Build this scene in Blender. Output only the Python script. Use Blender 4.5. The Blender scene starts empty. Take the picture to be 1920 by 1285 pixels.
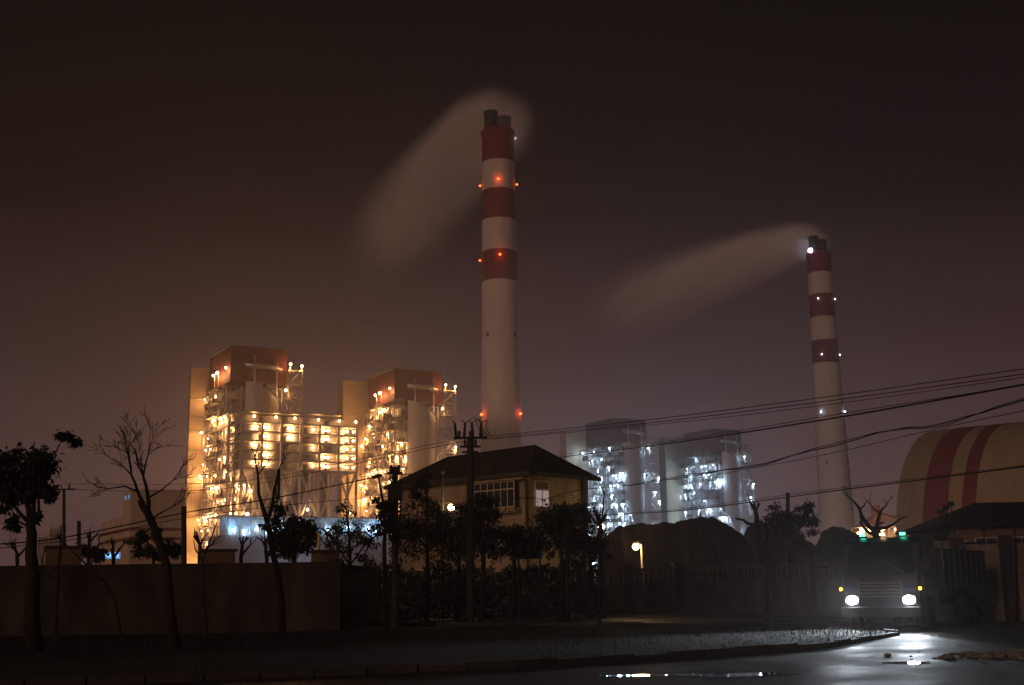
import bpy, math, random
from mathutils import Vector, Matrix, noise
random.seed(7)
R = math.radians
S = bpy.context.scene
COL = S.collection
# ------------------------------------------------------------------ camera
F, TILT, ROLL, CZ = 2264.0, math.atan(461.5/2264), 0.0155, 1.42
fwd = Vector((0, math.cos(TILT), math.sin(TILT)))
r0, u0 = Vector((1, 0, 0)), Vector((0, -math.sin(TILT), math.cos(TILT)))
rv = r0*math.cos(ROLL)-u0*math.sin(ROLL)
uv = r0*math.sin(ROLL)+u0*math.cos(ROLL)
cam_d = bpy.data.cameras.new('camera'); cam = bpy.data.objects.new('camera', cam_d)
COL.objects.link(cam); S.camera = cam
m = Matrix((rv, uv, -fwd)).transposed().to_4x4(); m.translation = (0, 0, CZ)
cam.matrix_world = m
cam_d.sensor_width = 36; cam_d.lens = 36*F/1920
cam_d.clip_start = .1; cam_d.clip_end = 8000

def at(px, py, Y):
    """world point seen at photo pixel (px, py) at depth Y"""
    d = fwd*F+rv*(px-960)+uv*(642.5-py)
    d *= Y/d.y
    return Vector((d.x, d.y, d.z+CZ))
def gx(px, Y, z=0.):
    """x of the upright standing at photo column px, depth Y, taken at height z"""
    py = 1104.
    for _ in range(6):
        p = at(px, py, Y); py += (p.z-z)*F/Y*.95
    return at(px, py, Y).x
def scr(p):
    d = Vector(p)-Vector((0, 0, CZ)); k = F/d.dot(fwd)
    return 960+d.dot(rv)*k, 642.5-d.dot(uv)*k

# ------------------------------------------------------------------ world: night sky over a lit city
W = bpy.data.worlds.new('World'); S.world = W; W.use_nodes = True
nt = W.node_tree; nt.nodes.clear()
N = nt.nodes.new; L = nt.links.new
wo = N('ShaderNodeOutputWorld'); bg1 = N('ShaderNodeBackground'); bg2 = N('ShaderNodeBackground'); ad = N('ShaderNodeAddShader')
sky = N('ShaderNodeTexSky'); sky.sky_type = 'NISHITA'; sky.sun_disc = False
SUN_EL, SUN_ROT = R(24), R(200)
sky.sun_elevation = SUN_EL; sky.sun_rotation = SUN_ROT
bg1.inputs[1].default_value = .00012
tc = N('ShaderNodeTexCoord'); sx = N('ShaderNodeSeparateXYZ'); cr = N('ShaderNodeValToRGB')
L(tc.outputs['Generated'], sx.inputs[0]); L(sx.outputs['Z'], cr.inputs[0])
el = cr.color_ramp.elements
el[0].position = 0.0; el[0].color = (.125, .068, .066, 1)
el[1].position = .65; el[1].color = (.0006, .0008, .0006, 1)
for p, c in ((.10, (.100, .055, .054)), (.2, (.040, .0215, .0205)), (.30, (.0060, .0036, .0034)), (.42, (.0010, .0012, .0009))):
    e = el.new(p); e.color = (*c, 1)
L(cr.outputs[0], bg2.inputs[0]); bg2.inputs[1].default_value = 1.0
L(sky.outputs[0], bg1.inputs[0]); L(bg1.outputs[0], ad.inputs[0]); L(bg2.outputs[0], ad.inputs[1]); L(ad.outputs[0], wo.inputs[0])
# city glow coming from behind the camera
sd = bpy.data.lights.new('city_glow', 'SUN'); sd.energy = .50; sd.angle = R(12); sd.color = (1, .58, .40)
so = bpy.data.objects.new('city_glow', sd); COL.objects.link(so)
sdir = Vector((-.50, -.83, .17)).normalized()
so.rotation_euler = sdir.to_track_quat('Z', 'Y').to_euler()
sky.sun_elevation = math.asin(sdir.z); sky.sun_rotation = math.atan2(sdir.x, sdir.y)
S.view_settings.view_transform = 'Standard'; S.view_settings.look = 'None'
S.view_settings.exposure = 0; S.view_settings.gamma = 1
S.cycles.use_denoising = True
S.cycles.max_bounces = 5; S.cycles.volume_bounces = 1; S.cycles.diffuse_bounces = 2; S.cycles.glossy_bounces = 2
S.cycles.volume_step_rate = 2.0; S.cycles.volume_max_steps = 128
S.cycles.use_light_tree = True
S.cycles.sample_clamp_indirect = 3

# ------------------------------------------------------------------ helpers
class MB:
    def __init__(s): s.v, s.f = [], []
    def box(s, x0, y0, z0, x1, y1, z1):
        n = len(s.v)
        s.v += [(x0,y0,z0),(x1,y0,z0),(x1,y1,z0),(x0,y1,z0),(x0,y0,z1),(x1,y0,z1),(x1,y1,z1),(x0,y1,z1)]
        s.f += [tuple(n+i for i in q) for q in ((3,2,1,0),(4,5,6,7),(0,1,5,4),(1,2,6,5),(2,3,7,6),(3,0,4,7))]
        return s
    def bar(s, p, q, w, n=4):
        return s.tube([p, q], [w*.7071, w*.7071], n, rot=math.pi/4)
    def tube(s, pts, rad, n=6, rot=0., cap=True):
        pts = [Vector(p) for p in pts]
        if not isinstance(rad, (list, tuple)): rad = [rad]*len(pts)
        b = len(s.v); up = None
        for i, p in enumerate(pts):
            t = (pts[min(i+1, len(pts)-1)]-pts[max(i-1, 0)])
            if t.length < 1e-9: t = Vector((0, 0, 1))
            t.normalize()
            if up is None:
                up = Vector((0, 0, 1)) if abs(t.z) < .9 else Vector((0, 1, 0))
            a = up.cross(t).normalized(); c = t.cross(a); up = c
            for k in range(n):
                th = rot+2*math.pi*k/n
                s.v.append(tuple(p+a*(math.cos(th)*rad[i])+c*(math.sin(th)*rad[i])))
        for i in range(len(pts)-1):
            for k in range(n):
                k2 = (k+1) % n
                s.f.append((b+i*n+k, b+i*n+k2, b+(i+1)*n+k2, b+(i+1)*n+k))
        if cap:
            s.f.append(tuple(b+k for k in range(n))[::-1]); e = b+(len(pts)-1)*n
            s.f.append(tuple(e+k for k in range(n)))
        return s
    def lathe(s, prof, n=32, cx=0., cy=0.):
        b = len(s.v)
        for r, z in prof:
            for k in range(n):
                th = 2*math.pi*k/n; s.v.append((cx+r*math.cos(th), cy+r*math.sin(th), z))
        for i in range(len(prof)-1):
            for k in range(n):
                k2 = (k+1) % n; s.f.append((b+i*n+k, b+i*n+k2, b+(i+1)*n+k2, b+(i+1)*n+k))
        return s
    def poly(s, pts):
        n = len(s.v); s.v += [tuple(p) for p in pts]; s.f.append(tuple(range(n, n+len(pts)))); return s
    def prism(s, pts, off):
        """closed outline pts extruded by the vector off"""
        n = len(s.v); k = len(pts); o = Vector(off)
        s.v += [tuple(p) for p in pts]+[tuple(Vector(p)+o) for p in pts]
        s.f.append(tuple(range(n, n+k))[::-1]); s.f.append(tuple(range(n+k, n+2*k)))
        for i in range(k):
            j = (i+1) % k; s.f.append((n+i, n+j, n+k+j, n+k+i))
        return s
    def ball(s, c, r, nu=10, nv=6, sc=(1, 1, 1)):
        b = len(s.v)
        for i in range(nv+1):
            ph = math.pi*i/nv
            for k in range(nu):
                th = 2*math.pi*k/nu
                s.v.append((c[0]+r*sc[0]*math.sin(ph)*math.cos(th), c[1]+r*sc[1]*math.sin(ph)*math.sin(th), c[2]+r*sc[2]*math.cos(ph)))
        for i in range(nv):
            for k in range(nu):
                k2 = (k+1) % nu; s.f.append((b+i*nu+k, b+(i+1)*nu+k, b+(i+1)*nu+k2, b+i*nu+k2))
        return s
    def build(s, name, mt, parent=None, smooth=False, bevel=0., loc=None):
        me = bpy.data.meshes.new(name); me.from_pydata(s.v, [], s.f); me.update()
        mts = mt if isinstance(mt, (list, tuple)) else [mt]
        for q in mts: me.materials.append(q)
        if smooth:
            me.polygons.foreach_set('use_smooth', [True]*len(me.polygons))
        o = bpy.data.objects.new(name, me); COL.objects.link(o)
        if parent: o.parent = parent
        if loc: o.location = loc
        if bevel:
            bm = o.modifiers.new('bevel', 'BEVEL'); bm.width = bevel; bm.segments = 2; bm.limit_method = 'ANGLE'
        return o
def tag(o, label=None, cat=None, group=None, kind=None):
    for k, v in (('label', label), ('category', cat), ('group', group), ('kind', kind)):
        if v: o[k] = v
    return o
def thing(name, label, cat, loc=(0, 0, 0), rz=0., group=None):
    o = bpy.data.objects.new(name, None); COL.objects.link(o); o.location = loc; o.rotation_euler = (0, 0, rz)
    return tag(o, label, cat, group)
def struct(o): return tag(o, kind='structure')

def mat(name, col, rough=.8, var=.25, scale=1., metal=0., bump=0., stretch=None, spec=.3, dirt=None):
    m_ = bpy.data.materials.new(name); m_.use_nodes = True; t = m_.node_tree; b = t.nodes['Principled BSDF']
    b.inputs['Roughness'].default_value = rough; b.inputs['Metallic'].default_value = metal
    b.inputs['Specular IOR Level'].default_value = spec
    tc_ = t.nodes.new('ShaderNodeTexCoord'); mp = t.nodes.new('ShaderNodeMapping')
    nz = t.nodes.new('ShaderNodeTexNoise'); rp = t.nodes.new('ShaderNodeValToRGB')
    if stretch: mp.inputs['Scale'].default_value = stretch
    t.links.new(tc_.outputs['Object'], mp.inputs[0]); t.links.new(mp.outputs[0], nz.inputs['Vector'])
    nz.inputs['Scale'].default_value = scale; nz.inputs['Detail'].default_value = 6; nz.inputs['Roughness'].default_value = .65
    c0 = dirt or tuple(c*(1-var) for c in col); c1 = tuple(min(1, c*(1+var*.6)) for c in col)
    rp.color_ramp.elements[0].position = .32; rp.color_ramp.elements[0].color = (*c0, 1)
    rp.color_ramp.elements[1].position = .68; rp.color_ramp.elements[1].color = (*c1, 1)
    t.links.new(nz.outputs['Fac'], rp.inputs[0]); t.links.new(rp.outputs[0], b.inputs['Base Color'])
    if bump:
        bp = t.nodes.new('ShaderNodeBump'); bp.inputs['Strength'].default_value = bump; bp.inputs['Distance'].default_value = .05
        t.links.new(nz.outputs['Fac'], bp.inputs['Height']); t.links.new(bp.outputs[0], b.inputs['Normal'])
    return m_
def emat(name, col, st, sample=False):
    m_ = bpy.data.materials.new(name); m_.use_nodes = True; b = m_.node_tree.nodes['Principled BSDF']
    b.inputs['Base Color'].default_value = (*col, 1)
    b.inputs['Emission Color'].default_value = (*col, 1); b.inputs['Emission Strength'].default_value = st
    if not sample:
        try: m_.cycles.emission_sampling = 'NONE'
        except Exception: pass
    return m_
M = dict(
    concrete=mat('painted_concrete', (.68, .62, .57), .8, .16, .15, stretch=(1, 1, .15)),
    red=mat('red_paint', (.19, .027, .02), .75, .15, .2, stretch=(1, 1, .2)),
    flue=mat('dark_flue_steel', (.035, .032, .026), .6, .2, .5),
    steel=mat('grey_steel', (.52, .48, .45), .5, .25, .6, metal=.2),
    body=mat('boiler_cladding', (.22, .19, .17), .6, .4, .25, stretch=(1, 1, 2)),
    duct=mat('duct_cladding', (.40, .36, .34), .45, .12, .15, stretch=(3, 3, .3)),
    pent=mat('red_cladding', (.125, .028, .018), .7, .2, .1, stretch=(3, 3, .4)),
    beige=mat('beige_cladding', (.37, .285, .185), .7, .12, .12, stretch=(2, 2, .3)),
    beige2=mat('pale_cladding', (.58, .44, .30), .7, .12, .12, stretch=(2, 2, .3)),
    stripe=mat('maroon_stripe', (.19, .035, .028), .7, .12, .2),
    grate=mat('floor_grating', (.20, .18, .16), .8, .3, 1.),
    pipe=mat('insulated_pipe', (.50, .47, .44), .35, .15, 1., metal=.5),
    hall=mat('corrugated_wall', (.33, .32, .34), .6, .12, .2, stretch=(4, 4, .2)),
    bark=mat('bark', (.022, .017, .014), .95, .5, 6, bump=.6, stretch=(1, 1, .3)),
    leaf=mat('leaf', (.018, .026, .011), .55, .6, 3.),
    leaf2=mat('leaf_dark', (.012, .019, .009), .6, .6, 3.),
    wood=mat('pole_concrete', (.035, .031, .028), .9, .3, 3., bump=.2),
    wire=mat('cable_rubber', (.012, .011, .011), .7, .2, 2.),
    duct2=mat('dull_duct', (.20, .18, .17), .5, .25, .2, stretch=(3, 3, .3)),
    porcelain=mat('insulator', (.05, .03, .022), .3, .2, 4.),
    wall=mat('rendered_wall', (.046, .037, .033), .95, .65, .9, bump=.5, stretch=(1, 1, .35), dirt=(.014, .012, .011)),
    wall2=mat('light_render', (.13, .095, .055), .95, .3, .8),
    house=mat('stained_render', (.31, .235, .165), .95, .22, .7, stretch=(1, 1, .25), dirt=(.15, .11, .075)),
    tile=mat('roof_tile', (.020, .016, .014), .9, .3, 3., bump=.3),
    frame=mat('window_frame', (.40, .35, .28), .5, .1, 2.),
    glass=mat('dark_glass', (.012, .012, .014), .12, .3, 1., spec=.6),
    coal=mat('coal', (.018, .016, .015), .95, .5, .4, bump=1.),
    kerb=mat('kerb_stone', (.045, .042, .04), .9, .35, 2.5, bump=.5),
    rubble=mat('rubble', (.22, .21, .19), .95, .5, 5., bump=1.),
    truckp=mat('truck_paint', (.008, .012, .022), .35, .12, 1.5, spec=.5),
    truckb=mat('tipper_steel', (.02, .019, .018), .6, .4, 2., metal=.1),
    rubber=mat('tyre_rubber', (.012, .012, .012), .85, .2, 4.),
    chrome=mat('rim_steel', (.10, .10, .10), .4, .2, 3., metal=.8),
    sign=mat('blue_sign', (.02, .05, .16), .5, .1, 3.),
    signw=mat('sign_lettering', (.5, .5, .48), .6, .1, 3.),
)
E = dict(
    sodium=emat('sodium_lamp', (1, .60, .24), 22), white=emat('mercury_lamp', (.60, .84, 1), 22),
    redl=emat('red_beacon', (1, .10, .02), 9), strobe=emat('white_beacon', (.55, .70, 1), 22),
    head=emat('headlamp_glass', (.86, .93, 1), 150), green=emat('green_marker', (.05, 1, .55), 9),
    cream=emat('cream_marker', (1, .70, .38), 7), amber=emat('amber_marker', (1, .42, .03), 9),
    bluewin=emat('lit_blue_glazing', (.30, .52, .70), .10), lamp=emat('wall_lamp', (1, .66, .26), 60),
    signl=emat('blue_lit_sign', (.08, .30, .70), 1.0), signc=emat('lit_lettering', (.5, .8, 1), 1.6),
    curtain=emat('lit_curtain', (.42, .33, .34), .55),
)
SOD, MERC = (1, .46, .16), (.46, .70, 1)
_lm = {}
def lamp(parent, p, kind='sodium', power=900., r=.75, name='lamp', light=True, off=(0, 0, -1.3)):
    key = (kind, r)
    if key not in _lm:
        q = MB().ball((0, 0, 0), r, 8, 6); me = bpy.data.meshes.new(name); me.from_pydata(q.v, [], q.f); me.materials.append(E[kind]); _lm[key] = me
    o = bpy.data.objects.new(name, _lm[key]); COL.objects.link(o); o.parent = parent; o.location = p
    if light:
        c = {'sodium': SOD, 'white': MERC, 'redl': (1, .08, .02), 'strobe': (.5, .65, 1), 'lamp': (1, .66, .28)}[kind]
        lk = (kind, 'L', power)
        if lk not in _lm:
            ld = bpy.data.lights.new('lamp_light', 'POINT'); ld.energy = power; ld.color = c; ld.shadow_soft_size = .5; _lm[lk] = ld
        lo = bpy.data.objects.new('lamp_light', _lm[lk]); COL.objects.link(lo); lo.parent = o; lo.location = off
    return o
U = random.uniform

# ------------------------------------------------------------------ ground
def ground_mat():
    m_ = mat('asphalt', (.038, .036, .036), .55, .35, 1.2, spec=.5)
    t = m_.node_tree; b = t.nodes['Principled BSDF']
    tc_ = t.nodes.new('ShaderNodeTexCoord'); n2 = t.nodes.new('ShaderNodeTexNoise'); n2.inputs['Scale'].default_value = 45; n2.inputs['Detail'].default_value = 4
    n3 = t.nodes.new('ShaderNodeTexNoise'); n3.inputs['Scale'].default_value = .35; n3.inputs['Detail'].default_value = 5
    t.links.new(tc_.outputs['Object'], n2.inputs['Vector']); t.links.new(tc_.outputs['Object'], n3.inputs['Vector'])
    bp = t.nodes.new('ShaderNodeBump'); bp.inputs['Strength'].default_value = .9; bp.inputs['Distance'].default_value = .012
    t.links.new(n2.outputs['Fac'], bp.inputs['Height']); t.links.new(bp.outputs[0], b.inputs['Normal'])
    rr = t.nodes.new('ShaderNodeMapRange'); rr.inputs[1].default_value = .35; rr.inputs[2].default_value = .65; rr.inputs[3].default_value = .46; rr.inputs[4].default_value = .85
    t.links.new(n3.outputs['Fac'], rr.inputs[0]); t.links.new(rr.outputs[0], b.inputs['Roughness'])
    return m_
struct(MB().poly([(-3500, -60, -.03), (3500, -60, -.03), (3500, 4500, -.03), (-3500, 4500, -.03)]).build('ground', mat('bare_earth', (.05, .042, .034), .95, .4, .5, bump=.4)))
rd = MB()
def strip(mb, left, right, z):
    for i in range(len(left)-1):
        mb.poly([(*left[i], z), (*right[i], z), (*right[i+1], z), (*left[i+1], z)])
# near road runs left-right past the camera and bends away on the right
lft = [(-60, 12.5), (-30, 14.5), (-12, 18), (0, 22.5), (7, 28), (10.5, 34), (10, 40), (4, 46), (-8, 53), (-24, 62), (-60, 86), (-110, 120)]
rgt = [(-60, -20), (-30, -16), (-12, -12), (4, -8), (28, 2), (42, 24), (38, 39), (20, 48.5), (4, 58), (-14, 69), (-50, 94), (-100, 130)]
strip(rd, lft, rgt, -.004)
struct(rd.build('road', ground_mat()))
kb = MB()
for i in range(len(lft)-1):
    a, b = Vector((*lft[i], 0)), Vector((*lft[i+1], 0)); n = max(1, int((b-a).length/.9))
    for k in range(n):
        p, q = a.lerp(b, k/n), a.lerp(b, (k+.96)/n); d = (q-p).normalized(); s = Vector((-d.y, d.x, 0))*.14; j = U(-.035, .03)
        z1 = .13+j
        kb.prism([p, q, q+s, p+s], (0, 0, z1))
struct(kb.build('kerb', M['kerb']))
pv = MB(); far = [(-60, 40), (-30, 41), (-12, 42), (0, 43), (5, 43.5), (6.5, 42.8), (7, 42.2), (3.6, 45.7)]
for i in range(7): pv.poly([(*lft[i], .10), (*lft[i+1], .10), (*far[i+1], .10), (*far[i], .10)])
struct(pv.build('verge', mat('verge_soil', (.010, .009, .008), .95, .5, 1.5, bump=.8)))
# puddle
pm = mat('water', (.01, .01, .012), .04, .2, 1., spec=.8)
def puddle(cx, cy, ax, ay, lab):
    pts = []
    for k in range(48):
        th = 2*math.pi*k/48; rr = 1+.35*noise.noise(Vector((math.cos(th)*1.7+cx, math.sin(th)*1.7, 3)))+.15*noise.noise(Vector((math.cos(th)*5, math.sin(th)*5, cx)))
        pts.append((cx+ax*rr*math.cos(th), cy+ay*rr*math.sin(th), .003))
    o = MB().poly(pts).build('puddle', pm); struct(o)
for (px, py, wpx, dep) in ((1385, 1256, 105, .38), (1195, 1258, 60, .2), (1420, 1209, 35, .2), (1700, 1235, 40, .3)):
    Y = CZ*F/(py-1104+.0155*(px-960)); c = (gx(px, Y), Y)
    puddle(c[0], c[1], wpx*Y/F, dep, '')
# ------------------------------------------------------------------ chimneys
def chimney(px, Y, H, bands, r_bot, r_top, label, beacons, flue_h=8.5):
    x = gx(px, Y, 0)
    t = thing('chimney', label, 'chimney', (x, Y, 0))
    rad = lambda z: r_top+(r_bot-r_top)*max(0, 1-z/H)**1.35
    for i, (z0, z1, c) in enumerate(bands):
        prof = [(rad(z0+(z1-z0)*k/6), z0+(z1-z0)*k/6) for k in range(7)]
        MB().lathe(prof, 48).build('red_band' if c == 'red' else 'white_band', M['red' if c == 'red' else 'concrete'], t, True)
    rt = rad(H)
    MB().lathe([(rt, H), (rt+.5, H+.3), (rt+.5, H+2.2), (rt-.6, H+3.0), (rt-1.6, H+3.1), (0, H+3.1)], 48).build('rim', M['red'], t)
    for sx_, dy, hh in ((-.42, -.25, flue_h), (.42, .35, flue_h-1.2)):
        fr = rt*.42
        MB().lathe([(fr, H+3), (fr, H+3+hh), (fr+.25, H+3.1+hh), (fr+.25, H+3.9+hh), (fr-.4, H+3.9+hh), (fr-.4, H+3)], 24, rt*sx_, rt*dy).build('flue', M['flue'], t, False)
    for z in beacons['rings']:
        MB().lathe([(rad(z)+.02, z-.8), (rad(z)+1.1, z-.8), (rad(z)+1.1, z-.5), (rad(z)+.02, z-.5)], 48).build('gallery', M['steel'], t)
    for (a, z, k, rr, pw) in beacons['lamps']:
        q = rad(z)+1.0
        lamp(t, (q*math.sin(R(a)), -q*math.cos(R(a)), z), k, pw, rr, 'beacon', off=(.9*math.sin(R(a)), -.9*math.cos(R(a)), .2))
    return t, x, rt
Y1, Y2 = 585., 810.
def zs(px, Y, *pys): return [at(px, y, Y-8).z for y in pys]
z = zs(937, Y1, 245, 297, 351, 407, 466, 523)
H1 = z[0]
ch1, cx1, rt1 = chimney(945, Y1, H1, [(z[1], z[0], 'red'), (z[2], z[1], 'w'), (z[3], z[2], 'red'), (z[4], z[3], 'w'), (z[5], z[4], 'red'), (0, z[5], 'w')],
    11.5, 8.2, 'tall red and white banded chimney with red beacons, standing behind the house roof',
    dict(rings=[], lamps=[(0, at(936, 336, Y1-9).z, 'redl', .55, 300), (-88, at(902, 349, Y1).z, 'redl', .5, 200), (86, at(970, 347, Y1).z, 'redl', .5, 200),
        (2, at(936, 478, Y1-9).z, 'redl', .55, 300), (-88, at(904, 489, Y1).z, 'redl', .5, 200), (-62, at(914, 778, Y1-4).z, 'redl', .6, 300), (58, at(970, 777, Y1-4).z, 'redl', .6, 300), (80, at(968, 262, Y1).z, 'strobe', .18, 20)]))
z = zs(1545, Y2, 476, 508, 549, 592, 636, 679)
H2 = z[0]
ch2, cx2, rt2 = chimney(1577, Y2, H2, [(z[1], z[0], 'red'), (z[2], z[1], 'w'), (z[3], z[2], 'red'), (z[4], z[3], 'w'), (z[5], z[4], 'red'), (0, z[5], 'w')],
    12.5, 8.0, 'farther slimmer red and white chimney with white beacons, right half of the view',
    dict(rings=[], lamps=[(-50, at(1522, 474, Y2).z, 'strobe', 1.6, 5000), (-28, at(1529, 565, Y2).z, 'strobe', .38, 60), (62, at(1563, 564, Y2).z, 'strobe', .38, 60),
        (-28, at(1536, 669, Y2).z, 'strobe', .38, 60), (60, at(1572, 668, Y2).z, 'strobe', .38, 60), (-45, at(1543, 775, Y2).z, 'strobe', .42, 60), (60, at(1583, 774, Y2).z, 'strobe', .42, 60)]), flue_h=10.)
for ch, cx_, Yc_, pts in ((ch1, cx1, Y1, ((914, 628), (965, 627))), (ch2, cx2, Y2, ((1549, 868), (1590, 866)))):
    for px, py in pts:   # small dark hatches
        p = at(px, py, Yc_-7); rr_ = 9.6 if ch is ch1 else 10.6
        dx_ = max(-rr_*.95, min(rr_*.95, p.x-cx_)); dy_ = -math.sqrt(max(1, rr_**2-dx_**2))
        MB().box(-.45, -1.2, -.8, .45, 1.6, .8).build('hatch', M['flue'], ch, loc=(dx_, dy_, p.z))

# ------------------------------------------------------------------ smoke
def plume(label, top, rt, end, R0, grow, dens, rise, keep):
    """steam blown along a level wind; local +X is down-wind"""
    d = Vector(end)-Vector(top); ln = Vector((d.x, d.y, 0)).length; az = math.atan2(d.y, d.x); slope = d.z/ln
    o = bpy.data.objects.new('smoke', None)
    n, mseg = 20, 26; mb = MB(); pts = []; rad = []
    for i in range(mseg+1):
        x_ = -R0*1.9+(ln*1.05+R0*1.9)*(i/mseg)**1.4
        pts.append((x_, 0, rise*(1-math.exp(-max(x_, 0)/(R0*1.5)))+slope*max(x_, 0))); rad.append((R0+grow*max(x_, 0))*2.1)
    mb.tube(pts, rad, n)
    m_ = bpy.data.materials.new('smoke'); m_.use_nodes = True; t = m_.node_tree; t.nodes.clear()
    out = t.nodes.new('ShaderNodeOutputMaterial'); vol = t.nodes.new('ShaderNodeVolumePrincipled')
    vol.inputs['Color'].default_value = (.92, .88, .84, 1); vol.inputs['Anisotropy'].default_value = -.5
    tc_ = t.nodes.new('ShaderNodeTexCoord'); sp = t.nodes.new('ShaderNodeSeparateXYZ'); t.links.new(tc_.outputs['Object'], sp.inputs[0])
    def mth(op, a, b=None, c=None):
        nd = t.nodes.new('ShaderNodeMath'); nd.operation = op
        for i, v in enumerate((a, b, c)):
            if v is None: continue
            if isinstance(v, (int, float)): nd.inputs[i].default_value = v
            else: t.links.new(v, nd.inputs[i])
        return nd.outputs[0]
    X_, Y_, Z_ = sp.outputs
    xp = mth('MAXIMUM', X_, 0.); xn = mth('MINIMUM', X_, 0.)
    ex = mth('EXPONENT', mth('MULTIPLY', xp, -1/(R0*1.5)))
    cz = mth('ADD', mth('MULTIPLY', mth('SUBTRACT', 1., ex), rise), mth('MULTIPLY', xp, slope))
    rr = mth('ADD', mth('MULTIPLY', xp, grow), R0)
    # slow streaks along the wind
    mp = t.nodes.new('ShaderNodeMapping'); mp.inputs['Scale'].default_value = (.005, .06, .07); t.links.new(tc_.outputs['Object'], mp.inputs[0])
    nz = t.nodes.new('ShaderNodeTexNoise'); nz.inputs['Scale'].default_value = 1; nz.inputs['Detail'].default_value = 2; t.links.new(mp.outputs[0], nz.inputs['Vector'])
    dz = mth('SUBTRACT', Z_, cz)
    r2 = mth('ADD', mth('ADD', mth('MULTIPLY', Y_, Y_), mth('MULTIPLY', dz, dz)), mth('MULTIPLY', mth('MULTIPLY', xn, xn), 2.2))
    q = mth('DIVIDE', r2, mth('MULTIPLY', rr, rr))
    g = mth('EXPONENT', mth('MULTIPLY', q, -1.15))
    g = mth('MAXIMUM', mth('SUBTRACT', g, .02), 0.)
    fade = mth('EXPONENT', mth('MULTIPLY', xp, -1/keep))
    thin = mth('POWER', mth('DIVIDE', R0, rr), .7)
    endf = mth('SMOOTH_MIN', 1., mth('MAXIMUM', mth('MULTIPLY', mth('SUBTRACT', ln*1.04, X_), 1.3/ln), 0.), .2)
    nn = mth('MAXIMUM', mth('SUBTRACT', mth('MULTIPLY', nz.outputs['Fac'], 3.6), .8), .12)
    den = mth('MULTIPLY', mth('MULTIPLY', mth('MULTIPLY', mth('MULTIPLY', g, fade), thin), nn), mth('MULTIPLY', endf, dens))
    t.links.new(den, vol.inputs['Density']); t.links.new(vol.outputs[0], out.inputs['Volume'])
    o = mb.build('smoke', m_); o.location = Vector(top)+Vector((math.cos(az), math.sin(az), 0))*9; o.rotation_euler = (0, 0, az)
    tag(o, label, 'smoke', kind='stuff')
    return o
p0 = Vector((cx1+1, Y1, H1+10)); pe = at(698, 482, 1280.); 
plume('broad drifting smoke plume from the taller nearer chimney', p0, rt1, (pe.x, pe.y, pe.z), 13., .030, .22, 3., 230.)
p0 = Vector((cx2, Y2, H2+12)); pe = at(1140, 595, 1280.)
plume('long thin smoke plume blown left from the farther chimney', p0, rt2, (pe.x, pe.y, pe.z), 9., .042, .24, 6., 330.)

# ------------------------------------------------------------------ boiler houses
def frame_face(mb, o, a, w, h0, h1, nx, nz, br=.45, wd=.45, brace=.4):
    """lattice of columns, beams and braces in the plane through o along a"""
    o = Vector(o); a = Vector(a)
    for i in range(nx+1):
        p = o+a*(w*i/nx); mb.bar(p+Vector((0, 0, h0)), p+Vector((0, 0, h1)), wd)
    for k in range(nz+1):
        zz = h0+(h1-h0)*k/nz
        mb.bar(o+Vector((0, 0, zz)), o+a*w+Vector((0, 0, zz)), wd*.85)
        if k < nz:   # handrail
            mb.bar(o+Vector((0, 0, zz+1.2)), o+a*w+Vector((0, 0, zz+1.2)), .12)
    for i in range(nx):
        for k in range(nz):
            z0, z1 = h0+(h1-h0)*k/nz, h0+(h1-h0)*(k+1)/nz; p, q = o+a*(w*i/nx), o+a*(w*(i+1)/nx)
            r_ = random.random()
            if r_ < brace*.55: mb.bar(p+Vector((0, 0, z0)), q+Vector((0, 0, z1)), wd*.6)
            elif r_ < brace: mb.bar(q+Vector((0, 0, z0)), p+Vector((0, 0, z1)), wd*.6)
            elif r_ < brace*1.25:
                mb.bar(p+Vector((0, 0, z0)), q+Vector((0, 0, z1)), wd*.5); mb.bar(q+Vector((0, 0, z0)), p+Vector((0, 0, z1)), wd*.5)
YAW = R(30)
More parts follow.
